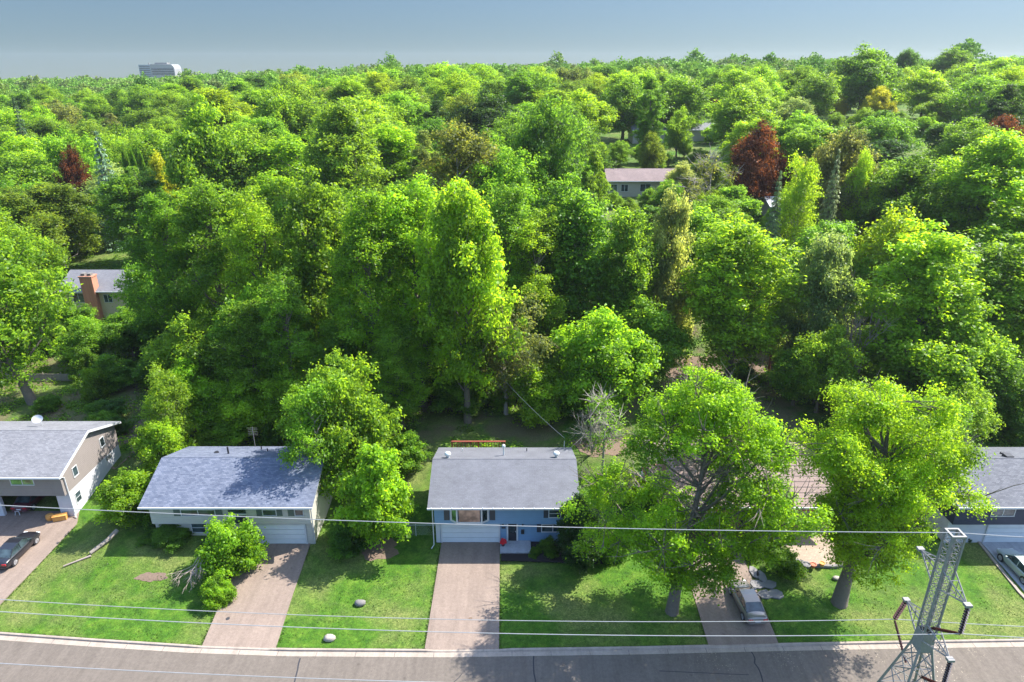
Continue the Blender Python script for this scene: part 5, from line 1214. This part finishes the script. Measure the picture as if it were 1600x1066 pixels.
for a, b in (((0, -HW, 15.3), (0, -2.05, 16.7)), ((0, -.5, 12.2), (0, -2.05, 13.3)), ((0, .75, 11.8), (0, 2.45, 13.1))):
    q = MB(); a, b = Vector(a), Vector(b); q.tube([a, b], .06, 8)
    for i in range(14): c_ = a.lerp(b, (i+1)/16); dn = (b-a).normalized(); q.tube([c_-dn*.02, c_+dn*.02], .085, 8)
    q.build('brace_insulator', M['brown_ins'], py_)
def wire(name, pts, label, r_=.02, ext=(-62, 70), grp='power lines on the pylon'):
    (x0, z0), (x1, z1), (x2, z2), y0, y1 = pts
    def Z(x): return z0*(x-x1)*(x-x2)/((x0-x1)*(x0-x2))+z1*(x-x0)*(x-x2)/((x1-x0)*(x1-x2))+z2*(x-x0)*(x-x1)/((x2-x0)*(x2-x1))
    P_ = []
    for i in range(41):
        x = ext[0]+(PX-ext[0])*i/40; P_.append((x, y0+(y1-y0)*(x-PX)/(-50-PX), Z(x)))
    zr = P_[-1][2]
    for i in range(1, 21):
        x = PX+(ext[1]-PX)*i/20; u = (x-PX); P_.append((x, y0, zr-.085*u+.0016*u*u))
    q = MB(); q.tube(P_, r_, 5); o_ = q.build(name, M['wire']); tag(o_, label, 'power line', grp); return o_
wire('power_line', ((-24.5, 22.6), (0, 21.4), (PX, ZT+.1), PY, PY), 'topmost pale power line crossing the house fronts to the pylon top')
wire('power_line', ((-27, 14.45), (0, 13.05), (PX, 13.15), PY+2.5, PY+2.5), 'upper of the two power lines crossing the front lawns')
wire('power_line', ((-24, 18.1), (0, 16.75), (PX, 16.75), PY-2.1, PY-2.1), 'lower of the two power lines crossing the front lawns')
wire('power_line', ((-24.9, 14.85), (-12.5, 14.0), (PX, 13.35), PY-2.1, PY-2.1), 'lowest power line passing over the road at bottom left')
# service drop from the blue house to the wood behind
q = MB(); A_, B_ = Vector((5.4, 61.3, rz(61.3) if False else 6.2)), Vector((-6, 82, 9.5))
q.tube([A_.lerp(B_, i/12)-Vector((0, 0, 1.2*4*(i/12)*(1-i/12)*.6)) for i in range(13)], .02, 4); tag(q.build('service_wire', M['wire']), 'thin service wire rising from the blue house roof to the trees behind', 'wire')
up = thing('utility_pole', 'rust brown wooden utility pole in the wood above the brown ribbed roof', 'utility pole', (*g(1200, 585, 1.4)[:2], 1.3))
q = MB(); q.tube([(0, 0, -.5), (0, 0, 11.5)], [.19, .13], 10); q.build('pole', simple('creosote_wood', (.22, .08, .04), .85, var=.3), up)
q = MB(); q.box((-1.2, -.22, 10.6), (1.2, -.12, 10.75)); q.build('cross_arm', M['wood'], up)
# ------------------------------------------------------------------ haze
hz_ = MB(); hz_.box((-1900, -80, -60), (1900, 1800, 62)); ho = hz_.build('haze', bpy.data.materials.new('haze')); tag(ho, kind='stuff', label='thin even daylight haze filling the air')
hm = ho.data.materials[0]; hm.use_nodes = True; hn = hm.node_tree; hn.nodes.remove(hn.nodes['Principled BSDF'])
pv = hn.nodes.new('ShaderNodeVolumePrincipled'); pv.inputs['Color'].default_value = (.76, .82, .88, 1); pv.inputs['Density'].default_value = .00009; pv.inputs['Anisotropy'].default_value = .3
hn.links.new(pv.outputs[0], hn.nodes['Material Output'].inputs['Volume'])
